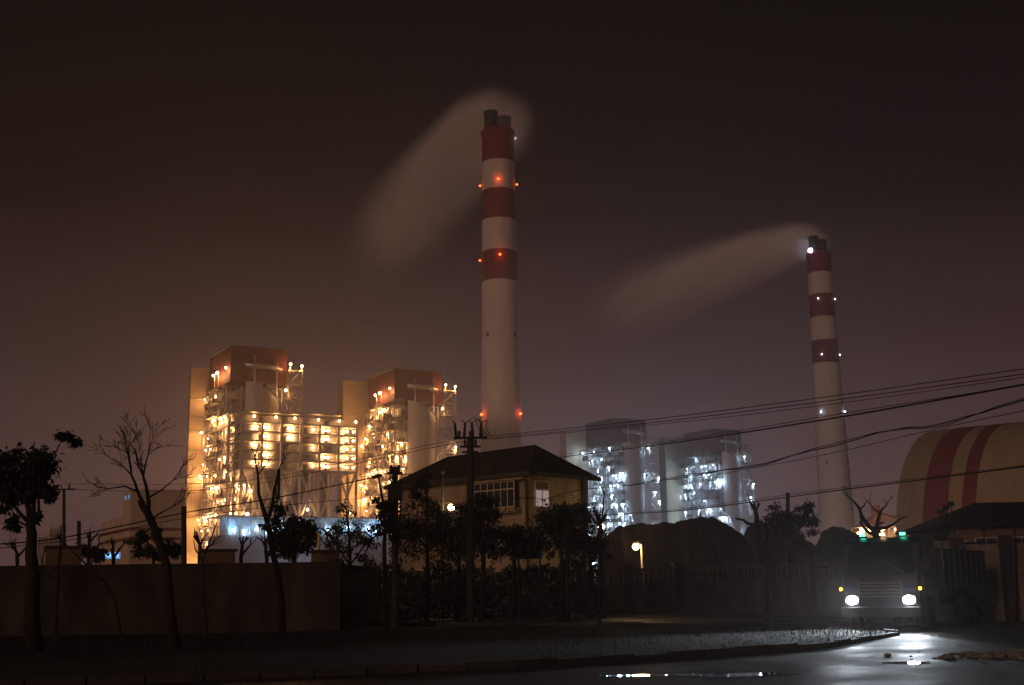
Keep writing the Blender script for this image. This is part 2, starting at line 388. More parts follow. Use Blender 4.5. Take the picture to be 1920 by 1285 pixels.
def boiler_house(px, py, Hh, label, kind, nlamp, seed, power=1250., slab_wide=False, slab_h=89, lampr=.46):
    random.seed(seed)
    # find the depth at which the near top corner, Hh metres high, is seen at (px, py)
    lo, hi = 100., 2000.
    for _ in range(40):
        mid = (lo+hi)/2
        if at(px, py, mid).z < Hh: lo = mid
        else: hi = mid
    Y = lo; x = at(px, py, Y).x
    t = thing('boiler_house', label, 'power station', (x, Y, 0), YAW)
    st = MB()
    lev = 15
    # left (x=0) face, right (y=0) face and the inner rows
    for xx in (0, 4.5): frame_face(st, (xx, 0, 0), (0, 1, 0), 33, 0, 77, 8, lev, wd=.30, brace=.5 if xx == 0 else .25)
    for yy in (0, 5): frame_face(st, (0, yy, 0), (1, 0, 0), 20, 0, 77, 5, lev, wd=.30, brace=.45 if yy == 0 else .2)
    st.build('steel_frame', M['steel'], t)
    gr = MB()
    for k in range(1, lev+1):
        zz = 77*k/lev
        ya_ = U(0, 9) if k % 3 else 0; yb_ = U(22, 33.5) if k % 4 else 33.5; gr.box(-.6, -.6, zz-.18, 4.8, yb_, zz); gr.box(4.802, -.6, zz-.18, U(12, 20.5), 4.2, zz)
        for _ in range(5):
            y_ = U(0, 30); gr.box(-1.1, y_, zz+.05, .9, y_+U(1, 3), zz+U(1, 2.8))
        for _ in range(3):
            x_ = U(0, 17); gr.box(x_, -1., zz+.05, x_+U(1, 3), .8, zz+U(1, 2.8))
    gr.build('platform', M['grate'], t)
    bd = MB(); bd.box(6, 6, 8, 20, 32, 78)
    for k in range(22):
        zz = 9+k*3.1; bd.box(5.7, 5.7, zz, 20.3, 32.3, zz+.5)
    bd.build('boiler_body', M['body'], t)
    pp = MB()
    for _ in range(80):
        y_, z_, h_ = U(1, 32), U(0, 62), U(5, 22); pp.tube([(U(1.2, 4), y_, z_), (U(1.2, 4), y_, z_+h_)], U(.12, .45), 8)
        x_, z_, h_ = U(2, 19), U(0, 62), U(5, 22); pp.tube([(x_, U(1.2, 4.5), z_), (x_, U(1.2, 4.5), z_+h_)], U(.18, .6), 8)
    for _ in range(26):
        y_, z_ = U(1, 20), U(4, 74); pp.tube([(2.5, y_, z_), (2.5, y_+U(4, 11), z_)], U(.2, .6), 8)
        x_, z_ = U(1, 10), U(4, 74); pp.tube([(x_, 2.5, z_), (x_+U(3, 8), 2.5, z_)], U(.2, .6), 8)
    pp.build('pipework', M['pipe'], t, True)
    # stairs zig-zag on the left face
    stp = MB()
    for k in range(lev):
        z0, z1 = 77*k/lev, 77*(k+1)/lev; ya, yb = (12, 19) if k % 2 else (19, 12)
        stp.bar((-2, ya, z0), (-2, yb, z1), .35); stp.bar((-3, ya, z0), (-3, yb, z1), .35)
        for j in range(8):
            u_ = (j+.5)/8; stp.box(-3, ya+(yb-ya)*u_-.3, z0+(z1-z0)*u_, -2, ya+(yb-ya)*u_+.3, z0+(z1-z0)*u_+.08)
        stp.box(-3.2, 10.5, z1-.15, -1.2, 20.5, z1)
    stp.build('stair', M['steel'], t)
    ph = MB(); ph.box(-.3, -.6, 78.5, 21.5, 27, Hh); ph.build('penthouse', M['pent'], t)
    pt = MB(); pt.box(-.8, -1.1, Hh, 22, 27.5, Hh+.35)
    pt.build('roof', M['grate'], t)
    dk = MB(); dk.tube([(5, -1.6, Hh-7), (15, -1.6, Hh-7), (19, -1.6, Hh-8.2)], 1.0, 10)
    for xx in (8.8, 17.4): dk.tube([(xx, -1.3, 68), (xx, -1.3, Hh-3)], .35, 8)
    dk.build('vent_pipe', M['pipe'], t, True)
    # curved, slant-topped casing against the right face
    n = 14; bot, top = [], []; x0_, x1_ = 5.5, 18.5
    hd = MB()
    ring = [(x0_+(x1_-x0_)*(i/n), -1.2-3.6*math.sin(math.pi*i/n)**.8) for i in range(n+1)]
    zt = lambda i: 79-7.5*(i/n)**1.4
    zb = lambda i: 31+(15*max(0., 1-i/5.))
    b = len(hd.v)
    for i, (a_, c_) in enumerate(ring): hd.v += [(a_, c_, zb(i)), (a_, c_, zt(i))]
    for i in range(n): hd.f.append((b+2*i, b+2*i+2, b+2*i+3, b+2*i+1))
    hd.v += [(x0_, -1.2, zb(0)), (x1_, -1.2, zb(n))]
    hd.poly([(a_, c_, zt(i)) for i, (a_, c_) in enumerate(ring)]); hd.poly([(a_, c_, zb(i)) for i, (a_, c_) in enumerate(ring)][::-1])
    hd.build('duct_casing', M['duct'], t, True)
    # lattice stair tower at the far right corner
    tw = MB()
    for (o_, a_) in (((21.5, -3, 0), (1, 0, 0)), ((21.5, 2.5, 0), (1, 0, 0)), ((21.5, -3, 0), (0, 1, 0)), ((27, -3, 0), (0, 1, 0))):
        frame_face(tw, o_, a_, 5.5, 0, 84, 1, 16, brace=.9, wd=.35)
    for k in range(16):
        z0 = 84*k/16; xa, xb = (22.3, 26.3) if k % 2 else (26.3, 22.3)
        tw.bar((xa, -1, z0), (xb, -1, z0+5.2), .5)
        tw.box(22, -2.6, z0+5, 26.8, 2.2, z0+5.15)
    tw.build('stair_tower', M['steel'], t)
    # end slab
    sw = -9 if slab_wide else -5.5
    fins = MB().box(sw, 34.5, 0, 14, 41 if slab_wide else 37.5, slab_h)
    for k in range(12): fins.box(sw+.2, 33.9, 4+k*6.6, -.2, 34.498, 4.5+k*6.6)
    fins.build('end_wall', M['beige'], t)
    # lamps
    rnd = random.Random(seed+1)
    for i in range(nlamp):
        k = rnd.randrange(1, lev+1); zz = 77*k/lev-1.0
        if i % 5 < 3: p = (rnd.uniform(-1.6, 1.5), rnd.uniform(.5, 32), zz)
        else: p = (rnd.choice((rnd.uniform(.5, 5), rnd.uniform(2, 8), rnd.uniform(1, 20))), rnd.uniform(-1.8, 1.2), min(zz, 62 if i % 3 else 40))
        lamp(t, p, kind, power*rnd.uniform(.6, 1.4)//100*100, lampr*rnd.choice((.7, .85, 1.)), light=True)
    if kind == 'sodium':
        for k in range(4): lamp(t, (-1.6, 31.0, 12+k*17), kind, power, lampr)
    big = lampr*1.05
    for (p, l_) in (((-2.2, 15, 83), 1), ((-2.2, 10.5, 83.2), 1), ((-2.2, 9.3, 83.2), 1), ((-1.2, 2.2, 84), 1), ((22, -3.6, 86.2), 1), ((26.5, -3.6, 85.8), 1), ((20.2, -4, 76), 1),
               ((26.5, -3.6, 60), 1), ((24, -3.6, 52), 1), ((26.5, -3.6, 47), 1), ((23, -3.6, 34), 1), ((24, -3.6, 26), 1)):
        if kind == 'white' and p[2] > 78: continue
        lamp(t, p, kind, power, big if p[2] > 70 else lampr, light=bool(l_))
    # mast for the top lamps
    for p in ((-1.6, 15, 76.9), (-1.6, 10, 76.9), (22, -3.2, 83.5), (26.5, -3.2, 83.5)): MB().tube([p, (p[0], p[1], p[2]+6 if p[0] < 5 else p[2]+2.3)], .10, 6).build('lamp_mast', M['steel'], t)
    return t, x, Y
b1, bx1, by1 = boiler_house(434, 649, 92, 'nearest floodlit boiler house, orange lamps, farthest left', 'sodium', 88, 11)
b2, bx2, by2 = boiler_house(740, 692, 92, 'orange lit boiler house just left of the taller chimney', 'sodium', 88, 22, slab_wide=True, slab_h=92)
b3, bx3, by3 = boiler_house(1150, 785, 92, 'hazy boiler house with white lamps, right of the house roof', 'white', 84, 33, power=1150, slab_wide=True, slab_h=88, lampr=.46)
b4, bx4, by4 = boiler_house(1335, 805, 92, 'farthest boiler house with white lamps, left of the slimmer chimney', 'white', 84, 44, power=1150, slab_wide=True, slab_h=91, lampr=.46)
print('blocks', by1, by2, by3, by4)

# ------------------------------------------------------------------ bunker gallery in front of block 1
def depth_for(px, py, z):
    lo, hi = 20., 3000.
    for _ in range(40):
        mid = (lo+hi)/2
        if at(px, py, mid).z < z: lo = mid
        else: hi = mid
    return lo
random.seed(5)
Yg = by1-22; pc = at(455, 790, Yg)
HG = pc.z
t = thing('coal_bunker_gallery', 'raised steel gallery with rows of bright orange lamps in front of the left boiler house', 'industrial gallery', (pc.x, Yg, 0), YAW)
st = MB(); gw, gl, zb = 43, 16, HG-16.5
nl = 5
for k in range(nl+1):
    zz = zb+(HG-zb)*k/nl
    st.bar((0, 0, zz), (gw, 0, zz), .55); st.bar((0, 0, zz), (0, gl, zz), .55); st.bar((0, 0, zz+1.1), (gw, 0, zz+1.1), .15); st.bar((0, 0, zz+1.1), (0, gl, zz+1.1), .15)
for i in range(7):
    st.bar((gw*i/6, 0, 0), (gw*i/6, 0, HG+.5), .8); st.bar((gw*i/6, 8, 0), (gw*i/6, 8, HG), .8)
for j in (1, 2): st.bar((0, gl*j/2, 0), (0, gl*j/2, HG), .8)
for i in range(6):
    xa, xb = gw*i/6, gw*(i+1)/6
    st.bar((xa, 0, 12), (xb, 0, 26), .7); st.bar((xb, 0, 12), (xa, 0, 26), .7); st.bar((xa, 0, 26), (xb, 0, zb), .6); st.bar((xb, 0, 26), (xa, 0, zb), .6)
    st.bar((xa, 0, 12), (xb, 0, 12), .6); st.bar((xa, 0, 26), (xb, 0, 26), .6)
    if i % 2: st.bar((xa, 8, 12), (xb, 8, 26), .3)
for j in range(2): st.bar((0, gl*j/2, 12), (0, gl*(j+1)/2, 26), .4); st.bar((0, gl*(j+1)/2, 26), (0, gl*j/2, zb), .4)
st.build('steel_frame', M['steel'], t)
fl = MB()
for k in range(nl+1):
    zz = zb+(HG-zb)*k/nl; fl.box(.3, .3, zz-.3, gw-.3, gl-.3, zz-.05)
fl.box(-1, -1, HG+3.4, 22, 8, HG+3.7); fl.box(24, -1, HG+3.9, gw-6, 8, HG+4.2)
fl.box(-2, -2.5, 26, gw, 9, 26.3); fl.box(-2, -2.5, 12, gw, 9, 12.3)
fl.build('floor', M['grate'], t)
bn = MB()
for i in range(5): bn.tube([(4.5+8.3*i, 6.5, zb+.2), (4.5+8.3*i, 6.5, HG+3)], 3.3, 20)
bn.build('coal_bunker', M['duct'], t, True)
MB().box(.5, 9.5, zb, gw-.5, 10, HG+3).build('rear_cladding', M['duct'], t)
dc = MB()
dc.tube([(6, 4, 20), (12, 4, 36), (12, 4, zb-.4)], [3, 3, 2.6], 16); dc.tube([(20, 4, 14), (20, 4, 30), (24, 4, zb-.4)], [3.4, 3.4, 2.4], 16); dc.tube([(31, 4, 13), (31, 4, zb-.4)], 2.4, 16)
dc.box(14, 2, 14, 27, 9, 24); dc.box(30, 2, 14, 40, 9, 22)
dc.build('flue_duct', M['duct2'], t)
for k in range(nl):
    zz = zb+(HG-zb)*(k+.55)/nl
    for x_ in (5.5, 8.2, 9.8, 17.5, 18.8, 26.8, 31., 32.6, 39.8, 42.4):
        if (x_ in (5.5, 26.8) and k % 2) or (x_ in (17.5, 18.8) and k < 3) or (x_ in (31., 32.6) and k == 2): continue
        lamp(t, (x_, 1.6, zz), 'sodium', 950., .42 if x_ in (5.5, 26.8, 42.4) else .6, off=(-.2, .9, .3))
for x_ in (4, 12, 19, 28, 36, 42.5): lamp(t, (x_, -.4, HG+2), 'sodium', 900., .45, off=(0, 0, .8))
for (x_, z_) in ((3, 36), (24, 30), (8, 23), (35, 21), (40, 29), (15, 23.5)): lamp(t, (x_, -1.5, z_), 'sodium', 700., .5)
lamp(t, (2, -2, 28), 'sodium', 1300., .6)

# ------------------------------------------------------------------ low glazed hall
Yh = by1-60; pc = at(415, 966, Yh); HH = pc.z
t = thing('turbine_hall', 'long low grey hall with a bright blue lit window band', 'industrial hall', (pc.x, Yh, 0), YAW)
LW = 62
MB().box(0, 0, 0, LW, 14, HH-6.2).build('wall', M['hall'], t)
rb = MB()
for i in range(40): rb.box(i*LW/40, -.12, .5, i*LW/40+.3, 0, HH-6.4)
rb.build('wall_rib', M['hall'], t)
MB().box(-.5, -.6, HH-.5, LW+.5, 14.5, HH).build('roof', M['steel'], t)
MB().box(.2, 2.2, HH-6.2, LW-.2, 2.5, HH-.6).build('lit_glazing', E['bluewin'], t)
fr = MB()
for i in range(27):
    xx = i*LW/26; fr.bar((xx, .2, HH-6.2), (xx, .2, HH-.5), .3)
    if i < 26 and i % 2 == 0:
        fr.bar((xx, .25, HH-6.2), (xx+LW/26, .25, HH-.5), .2); fr.bar((xx+LW/26, .25, HH-6.2), (xx, .25, HH-.5), .2)
fr.bar((0, .2, HH-3.2), (LW, .2, HH-3.2), .2)
fr.bar((0, .2, HH-6.1), (LW, .2, HH-6.1), .35)
fr.build('window_frame', M['steel'], t)
mc = MB()
for i in range(46):
    x_ = U(1, LW-3); z_ = HH-6.1+U(0, .2); mc.box(x_, 1.0, z_, x_+U(.5, 2.2), 1.9, z_+U(.4, 2.6))
for i in range(10): mc.tube([(U(0, 30), 1.6, HH-U(1, 4)), (U(31, 60), 1.6, HH-U(1, 4))], .12, 6)
mc.build('machinery', M['pipe'], t)
for x_ in (4, 8, 12, 16, 21, 26, 36, 43, 50, 53, 56, 60): lamp(t, (x_, .9, HH-3.8+U(-1.5, .5)), 'white', 800., .34, off=(0, -1.2, 0))
lamp(t, (24, -4, 4.), 'white', 4000., .6)

# ------------------------------------------------------------------ beige striped hall far left
Yb = 300.; pc = at(248, 917, Yb); 
t = thing('striped_hall', 'beige stepped hall with two red stripes, far left behind the trees', 'industrial hall', (pc.x, Yb, 0), YAW)
zt = pc.z
MB().box(0, 0, 0, 13, 9, zt).build('tall_wing', M['beige2'], t)
MB().box(0, 9.01, 0, 13, 36, zt-6.5).build('low_wing', M['beige2'], t)
sp = MB()
for z_ in (zt-12.5, zt-10.2): sp.box(-.06, -.06, z_, 13.06, 36.05, z_+.8)
sp.build('red_stripe', M['stripe'], t)
wn = MB()
for y_ in (3, 6.5): wn.box(-.1, y_, zt-2.2, 0, y_+.7, zt-1.2)
wn.build('window', E['signl'], t)
ps = at(208, 1042, 210)
t = thing('lit_sign', 'small blue lit signboard by the foot of the striped hall', 'sign', (ps.x, 210, 0))
MB().box(-1.55, 0, ps.z-.55, 1.55, .2, ps.z+.55).build('panel', E['signl'], t)
g_ = MB()
for i in range(4):
    x_ = -1.25+i*.7
    for _ in range(4):
        a = (x_+U(0, .45), -.04, ps.z+U(-.35, .35)); g_.bar(a, (a[0]+U(-.25, .25), -.04, a[2]+U(-.25, .25)), .08)
    g_.bar((x_, -.04, ps.z+U(-.3, .3)), (x_+.5, -.04, ps.z+U(-.1, .1)), .08)
g_.build('lettering', E['signc'], t)
MB().tube([(-1.3, .1, 0), (-1.3, .1, ps.z-.55)], .08).tube([(1.3, .1, 0), (1.3, .1, ps.z-.55)], .08).build('post', M['steel'], t)

# ------------------------------------------------------------------ domed coal store on the right
Yd = 285.; phi = R(50); w_ = Vector((math.cos(phi), math.sin(phi), 0)); ax = Vector((math.sin(phi), -math.cos(phi), 0))
x_ = gx(1684, Yd, 1)
t = thing('coal_store', 'huge beige barrel roofed coal store with two maroon stripes, right edge', 'storage dome', (x_, Yd, 0))
bb, hh = 40., 40.
def vault(name, s0, s1, m_, k=1., out=0.):
    mb = MB(); n, mm = 40, 6; b = 0
    for j in range(mm+1):
        s = s0+(s1-s0)*j/mm
        for i in range(n+1):
            th = math.pi*i/n; p = w_*(bb-(bb+out)*math.copysign(abs(math.cos(th))**.80, math.cos(th)))+ax*s
            mb.v.append((p.x, p.y, (hh+out)*math.sin(th)**.80))
    for j in range(mm):
        for i in range(n):
            a = j*(n+1)+i; mb.f.append((a, a+1, a+n+2, a+n+1))
    mb.f.append(tuple(range(n+1))[::-1]); mb.f.append(tuple(mm*(n+1)+i for i in range(n+1)))
    return mb.build(name, m_, t, True)
vault('roof', 0, 110, M['beige'])
sm = MB()
for s_ in range(1, 36):
    if 6 < s_*3 < 13 or 15 < s_*3 < 19: continue
    pts = []
    for i in range(0, 21):
        th = math.pi*i/40; p = w_*(bb-(bb+.05)*abs(math.cos(th))**.80)+ax*(s_*3); pts.append((p.x, p.y, (hh+.05)*math.sin(th)**.80))
    sm.tube(pts, .06, 4)
sm.build('sheet_seam', M['beige'], t)
vault('wide_stripe', 6.5, 12.2, M['stripe'], out=.08); vault('narrow_stripe', 15.5, 18.6, M['stripe'], out=.08)

# ------------------------------------------------------------------ distant lit plant between dome and chimney
Yq = 640.
t = thing('distant_plant', 'distant low works with orange lamps, seen behind the bare forked tree', 'industrial plant', (gx(1655, Yq), Yq, 0))
q = MB(); frame_face(q, (-14, 0, 0), (1, 0, 0), 34, 0, 30, 7, 5); frame_face(q, (-14, 6, 0), (1, 0, 0), 34, 0, 26, 6, 4); q.build('steel_frame', M['steel'], t)
MB().box(-12, 7, 0, 18, 18, 28).build('building', M['beige'], t)
MB().tube([(-12, 9, 28), (4, 9, 37), (18, 9, 33)], 1.6, 8).tube([(2, 9, 28), (2, 9, 42)], 2.5, 12).build('conveyor', M['pent'], t)
for _ in range(17): lamp(t, (U(-12, 17), -1.5, random.choice((27, 18, 17, 29, 29))+U(-1, 1)), 'sodium', 900., random.choice((.6, .8, .95)), light=_ % 2 == 0, off=(0, -1.5, 0))

random.seed(77)
for (pa, pb, py, lab) in ((72, 92, 1000, 'faint far apartment block, leftmost in the haze'), (94, 112, 984, 'taller faint far apartment block in the haze behind the slim pole')):
    a, b_ = at(pa, py, 900), at(pb, py, 900); t = thing('apartment_block', lab, 'building', (a.x, 900, 0), 0, 'faint far blocks')
    MB().box(0, 0, 0, b_.x-a.x, 14, a.z).build('wall', M['concrete'], t)
    w_ = MB()
    for i in range(4):
        x_ = (b_.x-a.x)*(i+.3)/4.3; w_.box(x_, -.2, 3, x_+1.1, -.01, a.z-3)
    w_.build('window', M['glass'], t)
# ================================================================== the near street
random.seed(31)
def zat(px, py, Y): return at(px, py, Y).z
# ---- coal heaps
def heap(pts, Y, label):
    xs = [at(p, q, Y).x for p, q in pts]; zs_ = [max(0, at(p, q, Y).z) for p, q in pts]
    x0, x1 = xs[0], xs[-1]; cx = (x0+x1)/2
    def prof(x):
        for i in range(len(xs)-1):
            if xs[i] <= x <= xs[i+1]: return zs_[i]+(zs_[i+1]-zs_[i])*(x-xs[i])/(xs[i+1]-xs[i])
        return 0
    mb = MB(); nx, ny, wd = 180, 50, 22.
    for j in range(ny+1):
        for i in range(nx+1):
            x = x0+(x1-x0)*i/nx; y = -wd+2*wd*j/ny
            h = prof(x)-abs(y)*.62+.4*noise.noise(Vector((x*.3, y*.3, 1)))*min(1, abs(y)/3)+.3*noise.noise(Vector((x*.9, y*.9, 2)))+.14*noise.noise(Vector((x*2.3, y*2.3, 5)))
            mb.v.append((x-cx, y, max(h, -.3)))
    for j in range(ny):
        for i in range(nx):
            a = j*(nx+1)+i; mb.f.append((a, a+1, a+nx+2, a+nx+1))
    return tag(mb.build('coal_heap', M['coal'], None, True, loc=(cx, Y, 0)), label, 'coal heap', 'coal heaps')
heap([(1120, 1075), (1130, 1012), (1145, 998), (1162, 988), (1175, 986), (1190, 983), (1204, 980), (1215, 982), (1226, 984), (1240, 980), (1252, 979), (1262, 981), (1275, 976), (1300, 972), (1318, 970), (1325, 971), (1337, 969), (1350, 977), (1366, 986), (1381, 993), (1400, 1010), (1440, 1075)], 150, 'big black coal heap with a bumpy crest behind the orange street lamp')
heap([(1370, 1075), (1400, 990), (1425, 984), (1460, 992), (1500, 1004), (1540, 1030), (1570, 1075)], 165, 'black coal heap half hidden by the dark leafy tree, right of the big heap')
heap([(1510, 1075), (1540, 998), (1560, 987), (1580, 989), (1600, 998), (1625, 1008), (1670, 1012), (1700, 1075)], 158, 'low black coal heap left of the bare forked tree')
# ---- house
Yc = 78.; pc = at(990, 888, Yc); ZE = pc.z
HYAW = R(-40)    # local -x runs left and away along the long facade, local +y right and away
t = thing('house', 'two storey house with a dark hipped roof and a lit corner bay window', 'house', (pc.x, Yc, 0), R(-43))
LWd, SWd = 12.4, 5.7
MB().box(-LWd, 0, 0, 0, SWd, ZE).build('wall', M['house'], t)
ZR = zat(1010, 834, Yc+3.4)
e = .75; rf = MB()
A, B, C_, D_ = (-LWd-e, -e, ZE+.02), (e, -e, ZE+.02), (e, SWd+e, ZE+.02), (-LWd-e, SWd+e, ZE+.02)
P_, Q_ = (-LWd+1.9, SWd/2, ZR-.1), (-1.9, SWd/2, ZR)
b = len(rf.v); rf.v += [A, B, C_, D_, P_, Q_]
rf.f += [(0, 1, 5, 4), (1, 2, 5), (2, 3, 4, 5), (3, 0, 4), (3, 2, 1, 0)]
rf.build('roof', M['tile'], t)
MB().box(-LWd-e-.02, -e-.1, ZE-.22, e+.1, -e-.02, ZE+.06).box(e+.02, -e-.02, ZE-.22, e+.1, SWd+e, ZE+.06).build('gutter', M['wood'], t)
dr = MB()
dr.tube([(-.02, -.16, 0), (-.02, -.16, ZE-.1)], .1, 8)
dr.build('drainpipe', M['wood'], t)
MB().tube([(.14, SWd-.4, 0), (.14, SWd-.4, ZE-.1)], .13, 8).build('drainpipe', M['wood'], t)
MB().box(-LWd-.02, -.08, ZE-1.55, -4.4, -.004, ZE-1.40).build('string_course', M['house'], t)
def win(xa, xb, za, zb, nv, top=True, y=-.05):
    f = MB(); w = .055
    f.box(xa, y-.04, za, xb, y+.03, za+w).box(xa, y-.04, zb-w, xb, y+.03, zb)
    f.box(xa, y-.04, za+w, xa+w, y+.03, zb-w).box(xb-w, y-.04, za+w, xb, y+.03, zb-w)
    tz = zb-(zb-za)*.3
    for i in range(1, nv): f.box(xa+(xb-xa)*i/nv-w/2, y-.035, za+w, xa+(xb-xa)*i/nv+w/2, y+.02, zb-w)
    if top: f.box(xa+w, y-.037, tz-w, xb-w, y+.025, tz+w*.4)
    fo = f.build('window', M['frame'], t)
    MB().box(xa+.02, y-.005, za+.02, xb-.02, y+.01, zb-.02).build('pane', M['glass'], fo)
win(-11.1, -9.5, ZE-3.4, ZE-2.3, 2); win(-8.6, -7.2, ZE-3.2, ZE-2.0, 2); win(-5.6, -4.9, ZE-3.0, ZE-1.9, 1)
win(-10.6, -9.2, 1.2, 2.8, 2); win(-6.8, -5.2, 1.2, 2.8, 2)
# enclosed balcony wrapping the corner
bz0, bz1 = zat(950, 952, Yc+.5), zat(950, 902, Yc+.5)
MB().box(-4.3, -.75, bz0-.35, -.55, -.06, bz0).box(-4.4, -.95, bz1, .3, -.06, bz1+.12).build('balcony', M['house'], t)
win(-4.25, -.6, bz0+.01, bz1-.01, 6, y=-.66)
MB().box(-4.0, -.4, bz1+.14, -2.8, -.06, bz1+1.1).build('dark_block', M['tile'], t)  # solid dark block above the balcony, standing out from the wall
f = MB(); w = .06; y0, y1 = .55, 1.95
f.box(.02, y0, bz0, .10, y0+w, bz1).box(.02, y1-w, bz0, .10, y1, bz1).box(.02, y0+w, bz0, .10, y1-w, bz0+w).box(.02, y0+w, bz1-w, .10, y1-w, bz1)
f.box(.02, y0+w, bz1-.62, .10, y1-w, bz1-.52).box(.02, 1.22, bz0+w, .10, 1.22+w, bz1-.62)
fo = f.build('window', M['frame'], t); MB().box(.03, y0+.03, bz0+.03, .055, y1-.03, bz1-.55).build('pane', E['curtain'], fo)
MB().box(.03, y0+.03, bz1-.5, .055, y1-.03, bz1-.03).build('pane', M['wall2'], fo)
# lamp beside the house
Yl = 71.; pl = at(846, 952, Yl)
t = thing('yard_lamp', 'bright yellow lamp on a bracket in front of the house facade', 'lamp', (pl.x-.5, Yl, 0))
MB().tube([(0, 0, 0), (0, 0, zat(829, 888, Yl))], [.09, .06], 8).tube([(0, 0, pl.z+.3), (.5, 0, pl.z+.25)], .03, 6).ball((0, 0, zat(829, 884, Yl)), .16).build('post', M['wire'], t)
lamp(t, (.5, 0, pl.z), 'lamp', 260., .19, off=(0, -.3, .1))
# ---- street lamp on the right
Ys = 72.; pl = at(1192, 1025, Ys)
t = thing('street_lamp', 'glaring orange street lamp on a short post behind the balustrade wall', 'street lamp', (at(1203, 1040, Ys).x, Ys, 0))
dx = pl.x-t.location.x
MB().tube([(0, 0, 0), (0, 0, pl.z+.12)], [.07, .05], 8).bar((0, 0, pl.z+.1), (dx, 0, pl.z+.22), .05).build('post', M['house'], t)
MB().tube([(dx-.2, 0, pl.z+.14), (dx+.2, 0, pl.z+.2)], [.1, .14], 8).build('lamp_hood', M['wood'], t)
lamp(t, (dx, 0, pl.z), 'lamp', 350., .2, off=(0, -.35, -.1))
Ys = 82.; pl = at(1127, 988, Ys)
t = thing('yard_lamp', 'orange lamp glimpsed through the bare pollard right of the house', 'lamp', (pl.x, Ys, 0))
MB().tube([(0, 0, 0), (0, 0, pl.z-.1)], .06, 8).build('post', M['wood'], t); lamp(t, (0, 0, pl.z), 'lamp', 60., .2, off=(0, -.3, 0))

# ---- left street wall with taller piers behind
t = thing('street_wall', 'long plain rendered wall along the left half of the street', 'wall', (0, 0, 0))
def wall_seg(mb, p, q, z0, z1, th=.24):
    p, q = Vector((*p, 0)), Vector((*q, 0)); d = (q-p).normalized(); s = Vector((-d.y, d.x, 0))*th
    a = [p, q, q+s, p+s]; mb.prism([v+Vector((0, 0, z0)) for v in a], (0, 0, z1-z0)); return mb
wl = [(-60, 40), (-19, 43.8), (gx(638, 45.5, 1.5), 45.5)]
mb = MB()
for i in range(2): wall_seg(mb, wl[i], wl[i+1], -.2, 2.42)
wq = wl[2]; wall_seg(mb, wq, (wq[0]+.4, wq[1]+9), -.2, 2.42)
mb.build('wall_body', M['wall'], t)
mb = MB()
for i in range(2):
    p, q = wl[i], wl[i+1]; wall_seg(mb, (p[0], p[1]-.05), (q[0]+.05, q[1]-.05), 2.42, 2.50, .34)
mb.build('coping', M['wall'], t)
for (pa, pb, py, Y, lab) in ((64, 146, 1029, 46.5, 'boxy wall hut with a pale side, far left behind the wall'), (362, 438, 1035, 47.5, 'boxy wall hut with a pale side, middle of the three along the wall'), (583, 636, 1036, 48.5, 'small boxy wall hut with a pale side near the end of the wall')):
    x0, x1 = at(pa, py, Y).x, at(pb, py, Y).x; zt = zat(pa, py, Y); wd = x1-x0
    t = thing('wall_hut', lab, 'hut', (x0+wd*.28, Y, 0), R(20), 'huts behind the wall')
    MB().box(0, 0, 0, wd*.75, 1.6, zt).build('wall', M['wall2'], t)
    MB().box(-.08, -.08, zt, wd*.75+.08, 1.68, zt+.1).build('roof', M['wall'], t)
t = thing('post', 'thin yellowish lit post standing behind the wall near its end', 'post', (at(598, 1010, 49).x, 49, 0))
MB().tube([(0, 0, 0), (0, 0, zat(598, 1000, 49))], .06, 8).build('pole', mat('lit_yellow_post', (.6, .45, .1), .6), t)  # yellow light falling on the post is painted into its colour

# ---- balustrade wall
path = [(gx(640, 84), 84), (gx(1110, 70), 70), (gx(1400, 63), 63), (gx(1560, 56), 56), (gx(1655, 50.5), 50.5)]
t = thing('balustrade_wall', 'dark low wall topped by balusters and piers, behind the road bend', 'wall', (0, 0, 0))
ln = sum((Vector(path[i+1])-Vector(path[i])).length for i in range(4)); 
def along(path, s):
    for i in range(len(path)-1):
        d = Vector(path[i+1])-Vector(path[i])
        if s <= d.length or i == len(path)-2: return Vector(path[i])+d*min(1, s/d.length)
        s -= d.length
n = int(ln/3.25); st = ln/n; body = MB()
for k in range(n+1):
    p = along(path, k*st)
    pr = MB().box(-.22, -.22, 0, .22, .22, 2.55); pr.v = [(v[0], v[1], v[2]) for v in pr.v]
    pr.box(-.29, -.29, 2.55, .29, .29, 2.68); pr.lathe([(.0, 2.9), (.13, 2.82), (.14, 2.74), (.06, 2.68)], 10)
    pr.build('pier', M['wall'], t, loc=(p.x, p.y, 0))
    if k < n:
        q = along(path, (k+1)*st); wall_seg(body, p, q, -.2, 1.62, .2)
        bl = MB(); d = (q-p); wall_seg(bl, (0, 0), (d.x, d.y), 2.26, 2.42, .22)
        nb = 10
        for j in range(nb):
            c = d*((j+.8)/(nb+.6)); dn = d.normalized()
            bl.lathe([(.04, 1.62), (.085, 1.78), (.05, 1.95), (.085, 2.12), (.04, 2.27)], 6, c.x-dn.y*.11, c.y+dn.x*.11)
        bl.build('balustrade', M['wall'], t, loc=(p.x, p.y, 0))
body.build('wall_body', M['wall'], t)
